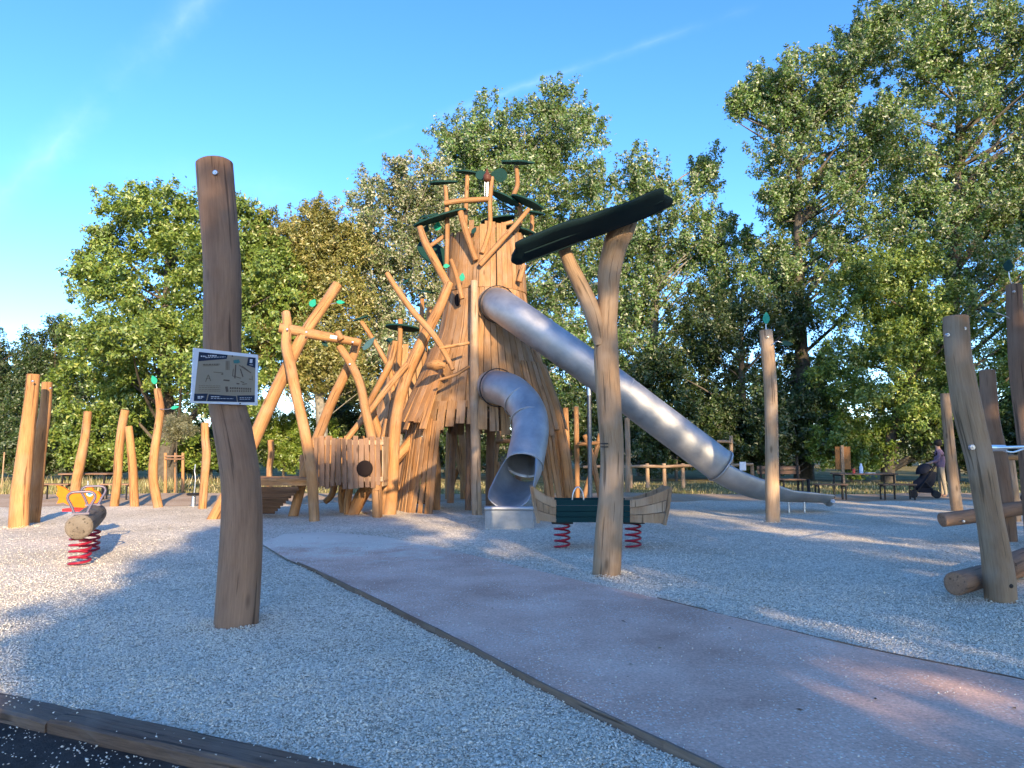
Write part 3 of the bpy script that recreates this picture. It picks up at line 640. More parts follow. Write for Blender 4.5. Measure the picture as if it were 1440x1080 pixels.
p6 = post('wavy sunlit post with a green leaf on its top near the staked tree', [(221, 547, 4.6), (225, 572, 5.8), (224, 590, 5.5), (219, 625, 6), (215.5, 655, 6.2), (216, 680, 6.2), (224, 713, 6.2)], 19, W_OR, G_P)
wire('wire', [at(221, 547, 19), at(219, 538, 19)], .008, M_ZINC, p6); leaf_plate(216.5, 534, 18.97, 13, 9, R(115), .1, p6, M_LEAF)
wire('wire', [at(224, 575, 18.9), at(236, 575.5, 18.8), at(242, 573, 18.8)], .008, M_ZINC, p6); leaf_plate(246, 573, 18.8, 12, 6, R(10), .5, p6, M_LEAF)
post('plain upright sunlit post between the standing tray and the sign post', [(288, 595, 5.2), (288.5, 615, 5.4), (290.5, 638, 5.8), (288, 670, 5.4), (284.5, 714, 5.4)], 18.6, W_OR, G_P)
post('short wavy sunlit post seen through the crossed-log frame', [(380.5, 619, 4.2), (381.5, 640, 4.6), (379, 660, 4.4), (380, 696, 4.4)], 23.6, W_OR, G_P)
p9 = post('tall grey-brown post topped by a bright green leaf beside the slide exit', [(1077, 465, 8.6), (1080, 500, 9), (1084, 560, 9), (1085.5, 620, 9.4), (1086, 680, 9.8), (1086.5, 733, 9.8)], 15.2, W_TAN, G_P)
wire('wire', [at(1077.5, 466, 15.2), at(1077, 456, 15.2), at(1077.5, 448, 15.2)], .010, M_ZINC, p9); leaf_plate(1077.5, 447, 15.18, 17, 10, R(88), .15, p9, M_LEAF)
wire('wire', [at(1083, 487, 15.1), at(1092, 480, 15.0), at(1100, 482, 15.0)], .009, M_ZINC, p9); leaf_plate(1107, 483, 15.0, 18, 9, R(-8), .4, p9, M_LEAFD)
bolt(1080, 474, 15.05, .014, p9)
post('thin grey post behind the leaf-roof post', [(882, 588, 3.8), (883, 640, 3.8), (882.5, 690, 3.8)], 26, W_TAN, G_P)
post('left of two slim posts right of the tower', [(795, 574, 4), (797, 620, 4.2), (800, 697, 4.2)], 23.5, W_OR, G_P)
post('right of two slim posts right of the tower', [(810, 572, 3.4), (811, 620, 3.6), (812, 697, 3.6)], 23.3, W_OR, G_P)

# sign post and sign
sp = thing('timber_post', 'massive brown bent post carrying the framed playground plan', 'post', (at(331, 872, 6.45).x, 6.45, 0), G_P)
log('shaft', [(302, 230, 26), (306, 283, 26.3), (311, 350, 26), (312.5, 410, 26), (312.5, 489, 25.5), (318, 560, 24), (327, 604, 25.5), (336, 655, 25.8), (340, 693, 26), (340.5, 738, 27.3), (338, 795, 28.5), (331, 874, 29.5)], 6.45, W_BR, sp, n=20, sub=6, wob=.02, ground=True)
bolt(303, 243, 6.29, .022, sp)
mats = [M_WHITE, plain('poster_paper', (.25, .22, .165), .6, 0, 0, 6, .06), plain('poster_navy', (.012, .022, .05), .5, 0, 0, 10, .1), plain('poster_ink', (.10, .075, .06), .6, 0, 0, 10, .1), plain('poster_teal', (.05, .16, .16), .6, 0, 0, 9, .1), plain('poster_pale', (.5, .52, .55), .6, 0, 0, 9, .1)]
sTL, sTR, sBR, sBL = at(272.3, 489, 6.02), at(363, 499, 6.46), at(362.3, 570, 6.46), at(268.5, 566.5, 6.02)
sn = (sTR-sTL).cross(sBL-sTL).normalized()
if sn.y > 0: sn = -sn
def sgn(zx, zy, off):
    u = (zx-68)/1100.; t = 50+110*u; h = 915-50*u; v = (zy-t)/h
    return (sTL.lerp(sTR, u)).lerp(sBL.lerp(sBR, u), v)+sn*off
sign = thing('plan_sign', 'white framed playground plan with navy bands screwed to the massive bent post', 'sign', (sTL+sBR)/2)
mb = MB(); extrude(mb, [p-sn*.012 for p in (sTL, sTR, sBR, sBL)], sn*.012); mb.build('board', mats[0], sign)
def poly(mb, pts, off, mi, th=.0012): extrude(mb, [sgn(x, y, off) for x, y in pts], sn*th, mi)
mb = MB(); poly(mb, [(155, 118), (1120, 210), (1112, 972), (108, 935)], .001, 0); mb.build('poster', mats[1], sign)
for q in ([(155, 118), (628, 165), (612, 232), (148, 276)], [(990, 202), (1120, 214), (1116, 388), (962, 340)], [(110, 815), (322, 815), (298, 940), (108, 935)], [(340, 825), (790, 862), (806, 962), (316, 943)], [(806, 852), (1113, 852), (1112, 972), (822, 964)]):
    mb = MB(); poly(mb, q, .0024, 0); mb.build('navy_band', mats[2], sign)
mb = MB()
def bar(x0, y0, x1, y1, w, mi, off=.004):
    dx, dy = x1-x0, y1-y0; L = math.hypot(dx, dy); nx, ny = -dy/L*w/2, dx/L*w/2
    poly(mb, [(x0+nx, y0+ny), (x1+nx, y1+ny), (x1-nx, y1-ny), (x0-nx, y0-ny)], off, mi)
rs = random.Random(3)
def words(x0, x1, y, h, mi, slope=0.):
    x = x0
    while x < x1:
        w = rs.uniform(16, 46); bar(x, y+(x-x0)*slope, min(x+w, x1), y+(min(x+w, x1)-x0)*slope, h, mi); x += w+rs.uniform(8, 14)
words(185, 270, 190, 20, 2, .05); words(300, 440, 182, 22, 2, 0); words(260, 590, 214, 9, 2, -.05)
words(165, 260, 868, 24, 2); words(165, 230, 893, 10, 2); words(375, 520, 868, 12, 2, .02); words(375, 740, 895, 7, 2, .03); words(850, 1060, 890, 7, 2, .02); words(850, 1040, 915, 7, 2, .02)
bar(1040, 235, 1035, 300, 46, 2); bar(1010, 330, 1070, 336, 8, 2)
for y in (682, 710, 742, 770): words(175, 520, y, 6, 0, .02)
words(225, 500, 330, 16, 0, -.03); bar(230, 350, 480, 345, 5, 0)
bar(315, 500, 280, 620, 7, 0); bar(320, 500, 360, 605, 7, 0); bar(285, 565, 350, 560, 5, 0)
for x in (605, 628, 652): bar(x, 265, x+4, 420, 8, 0)
for a in ((830, 340, 1040, 470, 14), (880, 350, 1000, 440, 10), (850, 400, 900, 540, 16), (730, 400, 720, 520, 9), (770, 330, 760, 560, 20), (720, 520, 860, 560, 10), (400, 455, 560, 470, 8), (530, 490, 560, 488, 18), (570, 590, 670, 600, 22), (790, 650, 840, 655, 18), (860, 615, 920, 635, 12), (890, 665, 970, 655, 12), (620, 700, 640, 790, 40), (1005, 575, 1050, 580, 12), (1060, 520, 1066, 600, 6)): bar(*a, 0)
for x in range(680, 1060, 38): bar(x, 725+(x-680)*.05, x+24, 727+(x-680)*.05, 30, 0); bar(x+4, 775+(x-680)*.02, x+22, 776+(x-680)*.02, 26, 0)
poly(mb, [(725, 255), (820, 240), (845, 290), (800, 310), (735, 305)], .004, 1)
mb.build('print', [mats[3], mats[4], mats[5]], sign)
for x, y in ((708, 182), (862, 990)):
    c = sgn(x, y, 0); m2 = MB(); tube(m2, [c-sn*.002, c+sn*.006], [.007, .006], 8, 1, 0); m2.build('screw', M_BLACK, sign)

# leaf-roof post
lr = thing('leaf_roof_post', 'forked grey-tan post carrying a long folded dark green leaf roof', 'shelter', (at(853, 803, 9).x, 9, 0))
log('trunk', [(884, 308, 13.5), (875, 325, 16.5), (866, 343, 17.5), (857, 382, 16.5), (855, 418, 15), (853, 455, 15.5), (853, 500, 18), (856, 560, 17.6), (860.5, 640, 16.3), (859, 700, 17), (856, 750, 18.5), (852, 804, 19.5)], 9.0, W_TAN, lr, n=18, sub=6, wob=.025, ground=True)
log('branch', [(791, 343, 8.5), (801, 370, 10), (813, 395, 11), (827, 425, 12), (838, 458, 11), (843, 485, 7)], 8.93, W_TAN, lr, n=14, sub=6, wob=.03)
mb = MB(); bar_c = at(850, 626, 8.84); 
for dz in (-.02, .02): bxa(mb, bar_c.x-.045, bar_c.x+.045, bar_c.y-.002, bar_c.y+.03, bar_c.z+dz-.006, bar_c.z+dz+.006)
mb.build('notch', M_BLACK, lr)
# folded leaf: long axis in the picture plane, cross-section a shallow gull wing in depth
A = at(723, 357, 8.7); B = at(935, 277, 8.7); ax = (B-A).normalized(); up = Vector((-ax.z, 0, ax.x)); LL = (B-A).length
NS = 28; prof = [-1, -.8, -.55, -.3, -.08, .08, .3, .55, .8, 1]
mb = MB(); V = []; Fc = []
for i in range(NS+1):
    t = i/NS; half = .45*(1-.16*abs(2*t-1)**3)*(1 if .03 < t < .97 else .93)
    for j, s in enumerate(prof):
        y = s*half; z = .13*abs(s)**1.2-.03+.006*math.sin(t*23+j)+.02*math.sin(t*7)*(1 if s < 0 else .6)
        V.append(A+ax*(t*LL+(.06*math.sin(5*s+i*.1) if i in (0, NS) else 0)+.05*s)+Vector((0, y, 0))+up*(-.10+z))
m = len(prof)
for i in range(NS):
    for j in range(m-1): a = i*m+j; Fc.append((a, a+1, a+m+1, a+m))
mb.add(V, Fc, None, True); roof = mb.build('leaf_roof', M_ROOF, lr); so = roof.modifiers.new('thick', 'SOLIDIFY'); so.thickness = .035; so.offset = 0
for k, s in enumerate((-.55, 0, .5)):
    pts = [A+ax*(t*LL)+Vector((0, s*.38, 0))+up*(-.10+.13*abs(s)**1.2-.05) for t in (.05, .35, .65, .95)]
    wire('rib', pts, .010, M_ROOF, roof)

# ------------------------------------------------------------------ play tower
TX, TY = (683-720)/F*19, 19.0
HS = [0, 2.0, 2.45, 3.4, 4.6, 5.5, 7.05, 8]; RS = [2.15, 1.92, 1.83, 1.54, 1.16, 1.02, .94, .92]
def TR_(h): return float(np.interp(h, HS, RS))
tower = thing('play_tower', 'tall tree-shaped wooden play tower clad in planks with branches and green leaves on top', 'play tower', (TX, TY, 0))
def ring_plank(h0, h1, a, wfrac, n, thick=.03, off=0., name='plank', mat=W_PL):
    hs = [h0+(h1-h0)*i/3 for i in range(4)]; cen = []; nr = []; wd = []
    for h in hs:
        r = TR_(h)+off; cen.append((TX+r*math.cos(a), TY+r*math.sin(a), h)); nr.append((math.cos(a), math.sin(a), .2)); wd.append(math.pi*r/n*wfrac)
    mb = MB(); plank(mb, cen, wd, nr, thick); return mb.build(name, mat, tower)
n1 = 44
for k in range(n1):
    a = 2*math.pi*(k+.5)/n1
    ring_plank(5.46, 7.02+random.uniform(-.12, .12)+.12*math.sin(3*a), a+random.uniform(-.008, .008), .95, n1, .03+random.uniform(0, .012))
n2 = 52
for k in range(n2):
    a = 2*math.pi*(k+.5)/n2
    ring_plank(2.42+random.uniform(-.03, .03), 5.47+random.uniform(-.02, .03), a, .95, n2, .03+random.uniform(0, .014), -.02)
n3 = 46
for k in range(n3):
    a = 2*math.pi*(k+.5)/n3
    ring_plank(1.93+.12*math.sin(a*6)+random.uniform(-.05, .05), 2.60, a, .80, n3, .03+random.uniform(0, .01), .015)
# flared skirt on the left and right flank
for a0, a1, n, h0, h1, of in ((R(186), R(232), 9, 2.05, 4.0, .22), (R(308), R(352), 8, 1.9, 3.6, .08)):
    for k in range(n):
        a = a0+(a1-a0)*k/(n-1); mb = MB(); cen = []; nr = []; wd = []
        for i in range(4):
            t = i/3; h = h0+(h1-h0)*t+(.12*math.sin(k*2.2) if i == 0 else 0); r = TR_(h)+.05+of*(1-t)**1.5*1.3
            cen.append((TX+r*math.cos(a), TY+r*math.sin(a), h)); nr.append((math.cos(a), math.sin(a), .3)); wd.append(.098-.03*t)
        plank(mb, cen, wd, nr, .035); mb.build('plank', W_OR if a < R(260) else W_PL, tower)
# slatted lower walls reaching the ground on both flanks
for a0, a1, n in ((R(188), R(238), 13), (R(312), R(352), 10)):
    for k in range(n):
        a = a0+(a1-a0)*k/(n-1)+random.uniform(-.01, .01); h1 = 2.2+random.uniform(-.1, .25); lean = random.uniform(-.02, .05)
        mb = MB(); plank(mb, [(TX+2.28*math.cos(a+lean), TY+2.28*math.sin(a+lean), -.05), (TX+2.08*math.cos(a), TY+2.08*math.sin(a), 1.2), (TX+1.93*math.cos(a), TY+1.93*math.sin(a), h1)], [.062, .056, .05], [(math.cos(a), math.sin(a), .1)]*3, .032); mb.build('slat', W_OR if k % 3 else W_PL, tower)
# floors inside (seen from below)
for h in (2.35, 4.3):
    mb = MB(); r = TR_(h)-.06; pts = [(TX+r*math.cos(i*math.pi/12), TY+r*math.sin(i*math.pi/12), h) for i in range(24)]; extrude(mb, pts, (0, 0, .06)); mb.build('floor_deck', W_BR, tower)
def tlog(spec, d0, d1=None, name='post', mat=W_OR, ground=False, n=10, parent=tower, wob=.05): return log(name, spec, d0, mat, parent, d1, n=n, sub=5, wob=wob, ground=ground)
tlog([(667, 396, 5.5), (667, 470, 6.2), (667, 545, 6.5), (669, 640, 7.2), (670.5, 724, 7.5)], 17.85, 16.7, ground=True, mat=W_TAN)
tlog([(632, 398, 6.5), (618, 432, 7), (600, 468, 8), (580, 508, 8.5), (567, 545, 8.8), (558, 582, 8.8), (554, 620, 8.8), (552, 660, 9), (547, 720, 9.5)], 17.9, 17.1, ground=True, mat=W_OR)
tlog([(544, 384, 3.5), (557, 405, 4.2), (580, 437, 4.5), (605, 465, 4.5), (622, 490, 4.2), (637, 520, 3.5)], 17.2, 17.0, name='branch')
tlog([(618, 490, 2), (640, 486, 2.5), (660, 482, 2.2)], 17.0, 17.0, name='branch', n=8); tlog([(618, 534, 2), (640, 527, 2.6), (660, 515, 2.2)], 16.95, 16.9, name='branch', n=8)
tlog([(573, 512, 4), (545, 545, 4.5), (520, 578, 4.6), (492, 612, 4.6), (470, 642, 4.4)], 17.3, 16.9, name='branch')
tlog([(748, 492, 6), (760, 520, 7), (775, 560, 7.6), (787, 606, 8), (796, 655, 8.2), (803, 716, 8.5)], 18.4, 17.9, ground=True)
tlog([(613, 585, 6), (611, 620, 5.8), (614, 660, 6), (613, 715, 6.2)], 18.2, 18.2, ground=True)
tlog([(691, 590, 6), (689, 650, 5.8), (689, 708, 6)], 19.6, 19.6, ground=True, mat=W_BR)
tlog([(658, 590, 4), (659, 650, 4.2), (658, 715, 4.4)], 18.2, 18.2, ground=True, mat=W_BR)
tlog([(594, 600, 7), (572, 627, 7.5), (548, 655, 8), (520, 682, 8), (494, 713, 8)], 18.3, 17.5, ground=True)
tlog([(590, 560, 5), (568, 640, 5.5), (556, 716, 6)], 18.7, 18.4, ground=True, mat=W_BR)
tlog([(724, 600, 5), (728, 650, 5), (730, 706, 5)], 20.3, 20.3, ground=True, mat=W_BR)
tlog([(760, 590, 5), (768, 650, 5.4), (772, 706, 5.4)], 20, 20, ground=True, mat=W_OR)
tlog([(640, 590, 5), (636, 650, 5), (633, 704, 5)], 20.6, 20.6, ground=True, mat=W_BR)
for sp_, dd in (([(503, 600, 3.5), (520, 565, 4.5), (548, 512, 5), (556, 480, 4)], 18.4), ([(530, 700, 5), (537, 640, 6), (546, 590, 6)], 18), ([(560, 690, 4), (545, 640, 5), (530, 600, 5.5), (522, 570, 4.5)], 18.2)): tlog(sp_, dd, dd)
# slatted foot wall
for k in range(8):
    x0 = 583+k*3.4; x1 = 572+k*5.0
    mb = MB(); P_ = [at(x0, 618, 19.2), at((x0+x1)/2, 660, 19.0), at(x1, 706, 18.8)]; plank(mb, P_, [.032]*3, [(0, -1, .1)]*3, .03); mb.build('slat', W_PL, tower)
for k in range(6):
    x0 = 742+k*6; x1 = 747+k*8.5
    mb = MB(); P_ = [at(x0, 612, 19.0), at((x0+x1)/2, 640, 18.9), at(x1, 668, 18.8)]; plank(mb, P_, [.055]*3, [(0, -1, .1)]*3, .03); mb.build('slat', W_OR, tower)
mb = MB(); tube(mb, [at(572, 705, 18.75), at(612, 707, 18.75)], .05, 8, 2, .03); mb.build('sill_beam', W_BR, tower)
# oval window with bars; near-black plate stands in for its unlit inside
wc = at(643.5, 422, 18.10); mb = MB(); extrude(mb, [wc+Vector((.075*math.cos(a*.3927), 0, .16*math.sin(a*.3927))) for a in range(16)], (0, -.03, 0)); win = mb.build('window', M_HOLE, tower)
for dx in (-.022, .022): wire('window_bar', [wc+Vector((dx, -.04, -.14)), wc+Vector((dx, -.04, .14))], .006, M_BLACK, win)
kn = at(613, 514, 17.05); mb = MB(); tube(mb, [kn+Vector((-.20, .12, 0)), kn+Vector((0, 0, .02)), kn+Vector((.2, .05, 0))], [.06, .14, .06], 10, 5, .04); mb.build('burl', W_OR, tower)
# crown branches
def cb(spec, d=18.3, d1=None, n=8): return tlog(spec, d, d1, name='branch', n=n)
cb([(590, 319, 4.5), (598, 342, 5.5), (612, 368, 6), (632, 404, 5.5)], 17.9, 17.9, 10)
cb([(626, 262, 3), (628, 290, 3.2), (629, 325, 3.4), (628, 372, 3.4)], 18.2)
cb([(657, 246, 3.2), (655.5, 285, 3.4), (654, 322, 3.6)], 18.6)
cb([(647, 297, 4.5), (655, 326, 5), (669, 366, 4.5)], 17.9, 17.9, 10)
cb([(692, 249, 2.8), (689, 287, 3.2), (688.5, 323, 3.5), (678, 356, 3.5)], 18.1, 17.95)
cb([(744, 294, 3), (727, 314, 3.6), (702, 342, 4), (675, 373, 3.4)], 17.9, 17.85)
cb([(726, 234, 3), (727.5, 260, 3.5), (722, 278, 3.6), (731, 292, 3.6), (732, 310, 3.8), (721, 333, 4)], 18.5)
cb([(748, 302, 3.2), (747, 332, 3.4), (738, 360, 3.6)], 18.9)
cb([(625, 286, 4), (655, 282, 4.2), (692, 280, 4)], 18.1, 18.1, 10)
cb([(694, 320, 3), (721, 312, 3.2)], 18.3); cb([(606, 345, 3), (625, 332, 3.2)], 18.4); cb([(737, 372, 3.6), (730, 396, 4.5)], 18.2)
cb([(634, 365, 3), (642, 388, 3.4), (650, 420, 3.6)], 17.75, 17.7)
# crown leaf boards
def board(px0, py0, px1, py1, d, wid, mat=M_LEAFD, tilt=0., lobes=0):
    wid *= .8; tilt = .16+tilt*.5 if tilt < 1 else tilt*.8
    a = at(px0, py0, d); b = at(px1, py1, d); axv = (b-a); L = axv.length; axv.normalize(); ay = Vector((0, math.cos(tilt), math.sin(tilt))); ay = (ay-axv*ay.dot(axv)).normalized(); nn = axv.cross(ay)
    c = (a+b)/2; out = []
    for k in range(22):
        t = 2*math.pi*k/22; rr = 1+(.13*math.cos(lobes*t) if lobes else 0); out.append(c+axv*(L/2*math.cos(t)*rr)+ay*(wid/2*math.sin(t)*rr)-nn*.02)
    mb = MB(); extrude(mb, out, nn*.04); return mb.build('leaf_board', mat, tower)
board(581, 318, 656, 294, 18.0, .8, tilt=-.12); board(602, 258, 641, 255.5, 18.3, .5, lobes=3); board(641, 240.5, 672, 243.5, 18.6, .5); board(704, 228, 749, 229, 18.5, .7, lobes=5, tilt=.1)
board(689, 269, 730, 288, 18.3, .8, tilt=-.25); board(719, 275, 764, 294, 18.1, .8, tilt=-.25); board(676, 313, 724, 305, 18.7, .9, tilt=-.2); board(706, 318, 752, 329, 18.8, .9, tilt=-.2); board(741, 297.5, 766, 301, 18.9, .45)
board(591, 340, 628, 372, 18.9, 1.1, tilt=1.1); board(590, 306, 616, 300, 18.5, .5, tilt=.4)
leaf_plate(677, 246, 18.2, 17, 16, R(20), .2, tower, M_LEAFD, .03, 'leaf_board'); leaf_plate(702, 246, 18.3, 24, 20, R(170), .3, tower, M_LEAFD, .03, 'leaf_board')
mb = MB(); c = at(685, 249, 18.05); tube(mb, [c+Vector((0, 0, -.13)), c+Vector((0, 0, -.08)), c+Vector((0, 0, .02)), c+Vector((0, 0, .10)), c+Vector((0, 0, .22))], [.03, .095, .11, .05, .012], 12, 4, .02); mb.build('seed_pod', plain('pod_brown', (.10, .035, .02), .5), tower)
for dx in (-2.2, 1.0, 2.5): wire('chime_tube', [at(684+dx, 256, 18.05), at(683.5+dx*.9, 276, 18.05)], .012, M_ZINC, tower)
for a in ((615.5, 318, 18.2, 13, 12, 80, .3, M_LEAF), (600, 321, 18.3, 12, 8, 80, .3, M_LEAFD), (596, 309, 18.4, 14, 8, 20, .6, M_LEAFD), (666.5, 324, 17.9, 11, 7, 60, .3, M_LEAFD), (650, 389.5, 17.85, 12, 8, 85, .1, M_LEAF), (628, 374, 17.8, 9, 7, 5, .2, M_LEAF), (612, 309, 18.5, 12, 8, 130, .3, M_LEAFD)): leaf_plate(*a[:5], R(a[5]), a[6], tower, a[7])
# small side turret on the left flank
SX, SY = at(573, 600, 20.2).x, 20.2
for k in range(20):
    a = 2*math.pi*k/20; mb = MB(); hs = [1.9, 2.9, 4.2+random.uniform(-.15, .15)]; rs_ = [.95, .72, .50]
    plank(mb, [(SX+r*math.cos(a), SY+r*math.sin(a), h) for r, h in zip(rs_, hs)], [math.pi*r/20*.93 for r in rs_], [(math.cos(a), math.sin(a), .25)]*3, .03); mb.build('plank', W_PL, tower)
tlog([(563, 449, 3.4), (562, 490, 3.6), (556, 560, 3.8)], 19.6, 19.6, name='branch'); tlog([(594, 418, 3.2), (593, 450, 3.4), (592, 500, 3.4)], 19.9, 19.9, name='branch'); tlog([(604, 432, 3.6), (603, 470, 3.6)], 19.7, 19.7, name='branch')
tlog([(508, 452, 3.2), (521, 472, 3.6), (535, 495, 3.8), (549, 523, 3.8), (553, 560, 3.6)], 18.6, 18.8, name='branch')
board(498, 451, 518, 444, 18.6, .5); board(542, 459, 590, 463, 19.8, 1.0, tilt=-.45); board(586, 408, 610, 412, 19.8, .7, lobes=3); board(585, 430, 600, 426, 20.1, .5)
leaf_plate(519, 483, 18.4, 25, 11, R(48), .5, tower, plain('leaf_bluegrey', (.06, .12, .12), .4), .015); leaf_plate(548, 478, 19.2, 11, 7, R(10), .3, tower, M_LEAFD); leaf_plate(570, 396, 17.4, 16, 5, R(38), .6, tower, M_LEAFD)
wire('wire', [at(562, 402, 17.3), at(566, 399, 17.35)], .008, M_ZINC, tower)

# ------------------------------------------------------------------ slides
def shell(mb, pts, rad, half, n=20, sub=8, upv=Vector((0, 0, 1)), thick=.014, flip=False):
    """sweep of an arc: half = half opening angle of the wall measured from straight down (pi = closed tube)"""
    m_ = len(pts); P, r = spline(pts, rad, sub); _, h = spline(pts, half, sub); V = []; G = []; Fc = []; L = 0
    fr = frames(P)
    for i, p in enumerate(P):
        if i: L += (P[i]-P[i-1]).length
        t = fr[i][0]; s = t.cross(upv).normalized(); u = s.cross(t).normalized()
        for q in (0, 1):
            fl_ = -1 if h[i] > 3.1 or flip else 1
            for k in range(n+1):
                a = h[i]*(2*k/n-1); d_ = (s*math.sin(a)-u*math.cos(a))*fl_; V.append(p+d_*(r[i]-q*thick)); G.append((math.cos(a)*.4, math.sin(a)*.4, L))
    w = 2*(n+1)
    for i in range(len(P)-1):
        for k in range(n):
            a = i*w+k; Fc.append((a, a+w, a+w+1, a+1)); b = i*w+n+1+k; Fc.append((b, b+1, b+w+1, b+w))
        for k0 in (0, n):
            a = i*w+k0; b = a+n+1; q = (a, b, b+w, a+w); Fc.append(q if k0 == 0 else q[::-1])
    for i, fl in ((0, False), (len(P)-1, True)):
        for k in range(n):
            a = i*w+k; q = (a, a+1, a+n+2, a+n+1); Fc.append(q[::-1] if fl else q)
    mb.add(V, Fc, G, True)
def flange(name, p, t, r, parent, wd=.025, mat=M_STEEL, top=False):
    mb = MB(); t = t.normalized(); shell(mb, [p-t*wd, p+t*wd], [r, r], [1.9 if top else math.pi]*2, 28, 1, thick=.02, flip=top); return mb.build(name, mat, parent)
s1p = [at(690, 428, 18.3), at(700, 428, 17.75), at(722, 442, 17.25), at(765, 472, 17.05), at(840, 525, 17.0), at(925, 589, 17.15), at(1013, 655, 17.38)]
ls = thing('tube_slide', 'long straight stainless tube slide running from the tower top down to the right', 'slide', (at(925, 589, 17.15).x, 17.2, 0))
mb = MB(); shell(mb, s1p, [.40]*7, [math.pi]*7, 28, 8); mb.build('tube', M_STEEL, ls)
for i, t in ((1, s1p[1]-s1p[0]), (6, s1p[6]-s1p[5])): flange('flange', s1p[i], t, .425 if i == 6 else .46, ls, .02, M_STEEL if i == 6 else M_BLACK)  # black ring at the tower drawn in for the shaded gap around the tube
for f in (.42, .78): 
    p = s1p[3].lerp(s1p[4], f) if f < .5 else s1p[4].lerp(s1p[5], .42); flange('seam_ring', p, s1p[4]-s1p[3] if f < .5 else s1p[5]-s1p[4], .414, ls, .016)
flange('seam_ring', s1p[2].lerp(s1p[3], .55), s1p[3]-s1p[2], .413, ls, .016)
def surf(px, d, z, r): q = at(px, 690, d); return Vector((q.x, d, z+r))
c_pts = [s1p[6], surf(1040, 17.42, .46, .40), surf(1070, 17.5, .29, .42), surf(1105, 17.6, .235, .44), surf(1163, 17.7, .20, .44)]
mb = MB(); shell(mb, c_pts, [.395, .40, .42, .44, .44], [1.75, 1.75, 1.65, 1.2, 1.0], 22, 8); mb.build('chute', M_STEEL, ls)
e = c_pts[-1]; mb = MB(); tube(mb, [e+Vector((0, -.30, -.37)), e+Vector((.03, 0, -.47)), e+Vector((0, .30, -.37))], .055, 10, 4, 0); mb.build('end_lip', M_STEEL, ls)
for px in (1109, 1131):
    q = at(px, 706, 17.5); wire('support_leg', [Vector((q.x, q.y, .24)), Vector((q.x, q.y, -.1))], .025, M_ZINC, ls)
q = at(828.5, 549, 17.0); mb = MB(); tube(mb, [Vector((q.x, q.y, -.1)), Vector((q.x, q.y, q.z))], .052, 12, 1, 0); mb.build('support_pole', plain('dull_zinc', (.22, .225, .23), .55, 1, .05, 30), ls)
mb = MB(); tube(mb, [q+Vector((0, 0, -.12)), q+Vector((0, 0, .08))], .066, 12, 1, 0); mb.build('pole_bracket', M_ZINC, ls)
lp = s1p[4].lerp(s1p[5], .72)
s2p = [at(688, 545, 17.6), at(700, 545, 17.05), at(722, 553, 16.6), at(741, 576, 16.2), at(746, 606, 15.75), at(737, 655, 15.15)]
ss = thing('tube_slide', 'short curved stainless tube slide with an open mouth at the foot of the tower', 'slide', (at(725, 700, 15).x, 15, 0))
mb = MB(); shell(mb, s2p, [.39]*6, [math.pi]*6, 28, 8); mb.build('tube', M_STEEL, ss)
flange('flange', s2p[1], s2p[1]-s2p[0], .45, ss, .02, M_BLACK); flange('mouth_rim', s2p[5], s2p[5]-s2p[4], .405, ss, .012, top=True)  # black flange stands in for the dark gap where the tube enters
for i in (2, 3): flange('seam_ring', s2p[i].lerp(s2p[i+1], .5), s2p[i+1]-s2p[i], .403, ss, .014)
cp = [s2p[5], surf(729, 14.8, .56, .40), surf(721, 14.45, .42, .42), surf(716.5, 14.15, .365, .46), surf(716, 13.97, .355, .48)]
mb = MB(); shell(mb, cp, [.385, .40, .42, .46, .48], [2.4, 1.95, 1.5, 1.1, .92], 22, 8); mb.build('chute', M_STEEL, ss)
e0 = at(682.5, 715, 13.95); e1 = at(750, 715, 13.95); mb = MB(); bxa(mb, e0.x, e1.x, 13.93, 14.12, -.05, e0.z-.02, g='x'); mb.build('end_box', plain('dull_steel', (.30, .31, .32), .6, 1, .05, 12), ss)
mb = MB(); tube(mb, [Vector((e0.x-.01, 13.95, e0.z)), Vector((e1.x+.01, 13.95, e0.z))], .045, 10, 1, 0); mb.build('end_lip', M_STEEL, ss)

# ------------------------------------------------------------------ crossed-log climbing frame left of the tower
cf = thing('log_climber', 'crossed orange logs tied by a high crossbeam, with plank box and ramp', 'climbing frame', (at(430, 720, 16.3).x, 16.3, 0))
def clog(spec, d0, d1=None, ground=False, name='log', mat=W_OR): return log(name, spec, d0, mat, cf, d1, n=12, sub=5, wob=.04, ground=ground)
clog([(475, 400, 7.6), (455, 430, 8), (433, 462, 8.2), (414, 495, 8.4), (395, 535, 8.8), (372, 585, 9), (345, 645, 9), (297, 730, 9)], 16.5, 15.8, True)
clog([(402, 440, 6.2), (404, 458, 6.4), (402, 485, 7.2), (408, 512, 7.4), (418, 560, 7.4), (430, 615, 7.8), (438, 670, 7.6), (443, 732, 7.2)], 16.3, 15.35, True)
clog([(393, 461, 7), (415, 465, 7.4), (450, 472, 7), (480, 477, 6), (505, 482, 5.2)], 16.1, 16.5, name='crossbeam')
clog([(503, 477, 6), (492, 511, 6.5), (466, 566, 7), (450, 607, 7.2), (430, 660, 7), (411, 722, 7)], 16.9, 16.6, True)
clog([(477, 487, 5), (493, 511, 6), (506, 540, 6.4), (514, 578, 6.8), (522, 612, 7), (529, 660, 7), (531, 724, 7)], 16.5, 16.4, True)
clog([(474, 467, 5), (480, 478, 5)], 16.3, 16.3)
clog([(425, 640, 3.6), (424, 680, 3.6)], 17.2, 17.2)
leaf_plate(440, 426, 16.6, 12, 11, R(60), .2, cf, M_LEAF); leaf_plate(479, 425, 16.4, 12, 7, R(-5), .5, cf, M_LEAF); wire('wire', [at(463, 428, 16.4), at(473, 426, 16.4)], .008, M_ZINC, cf)
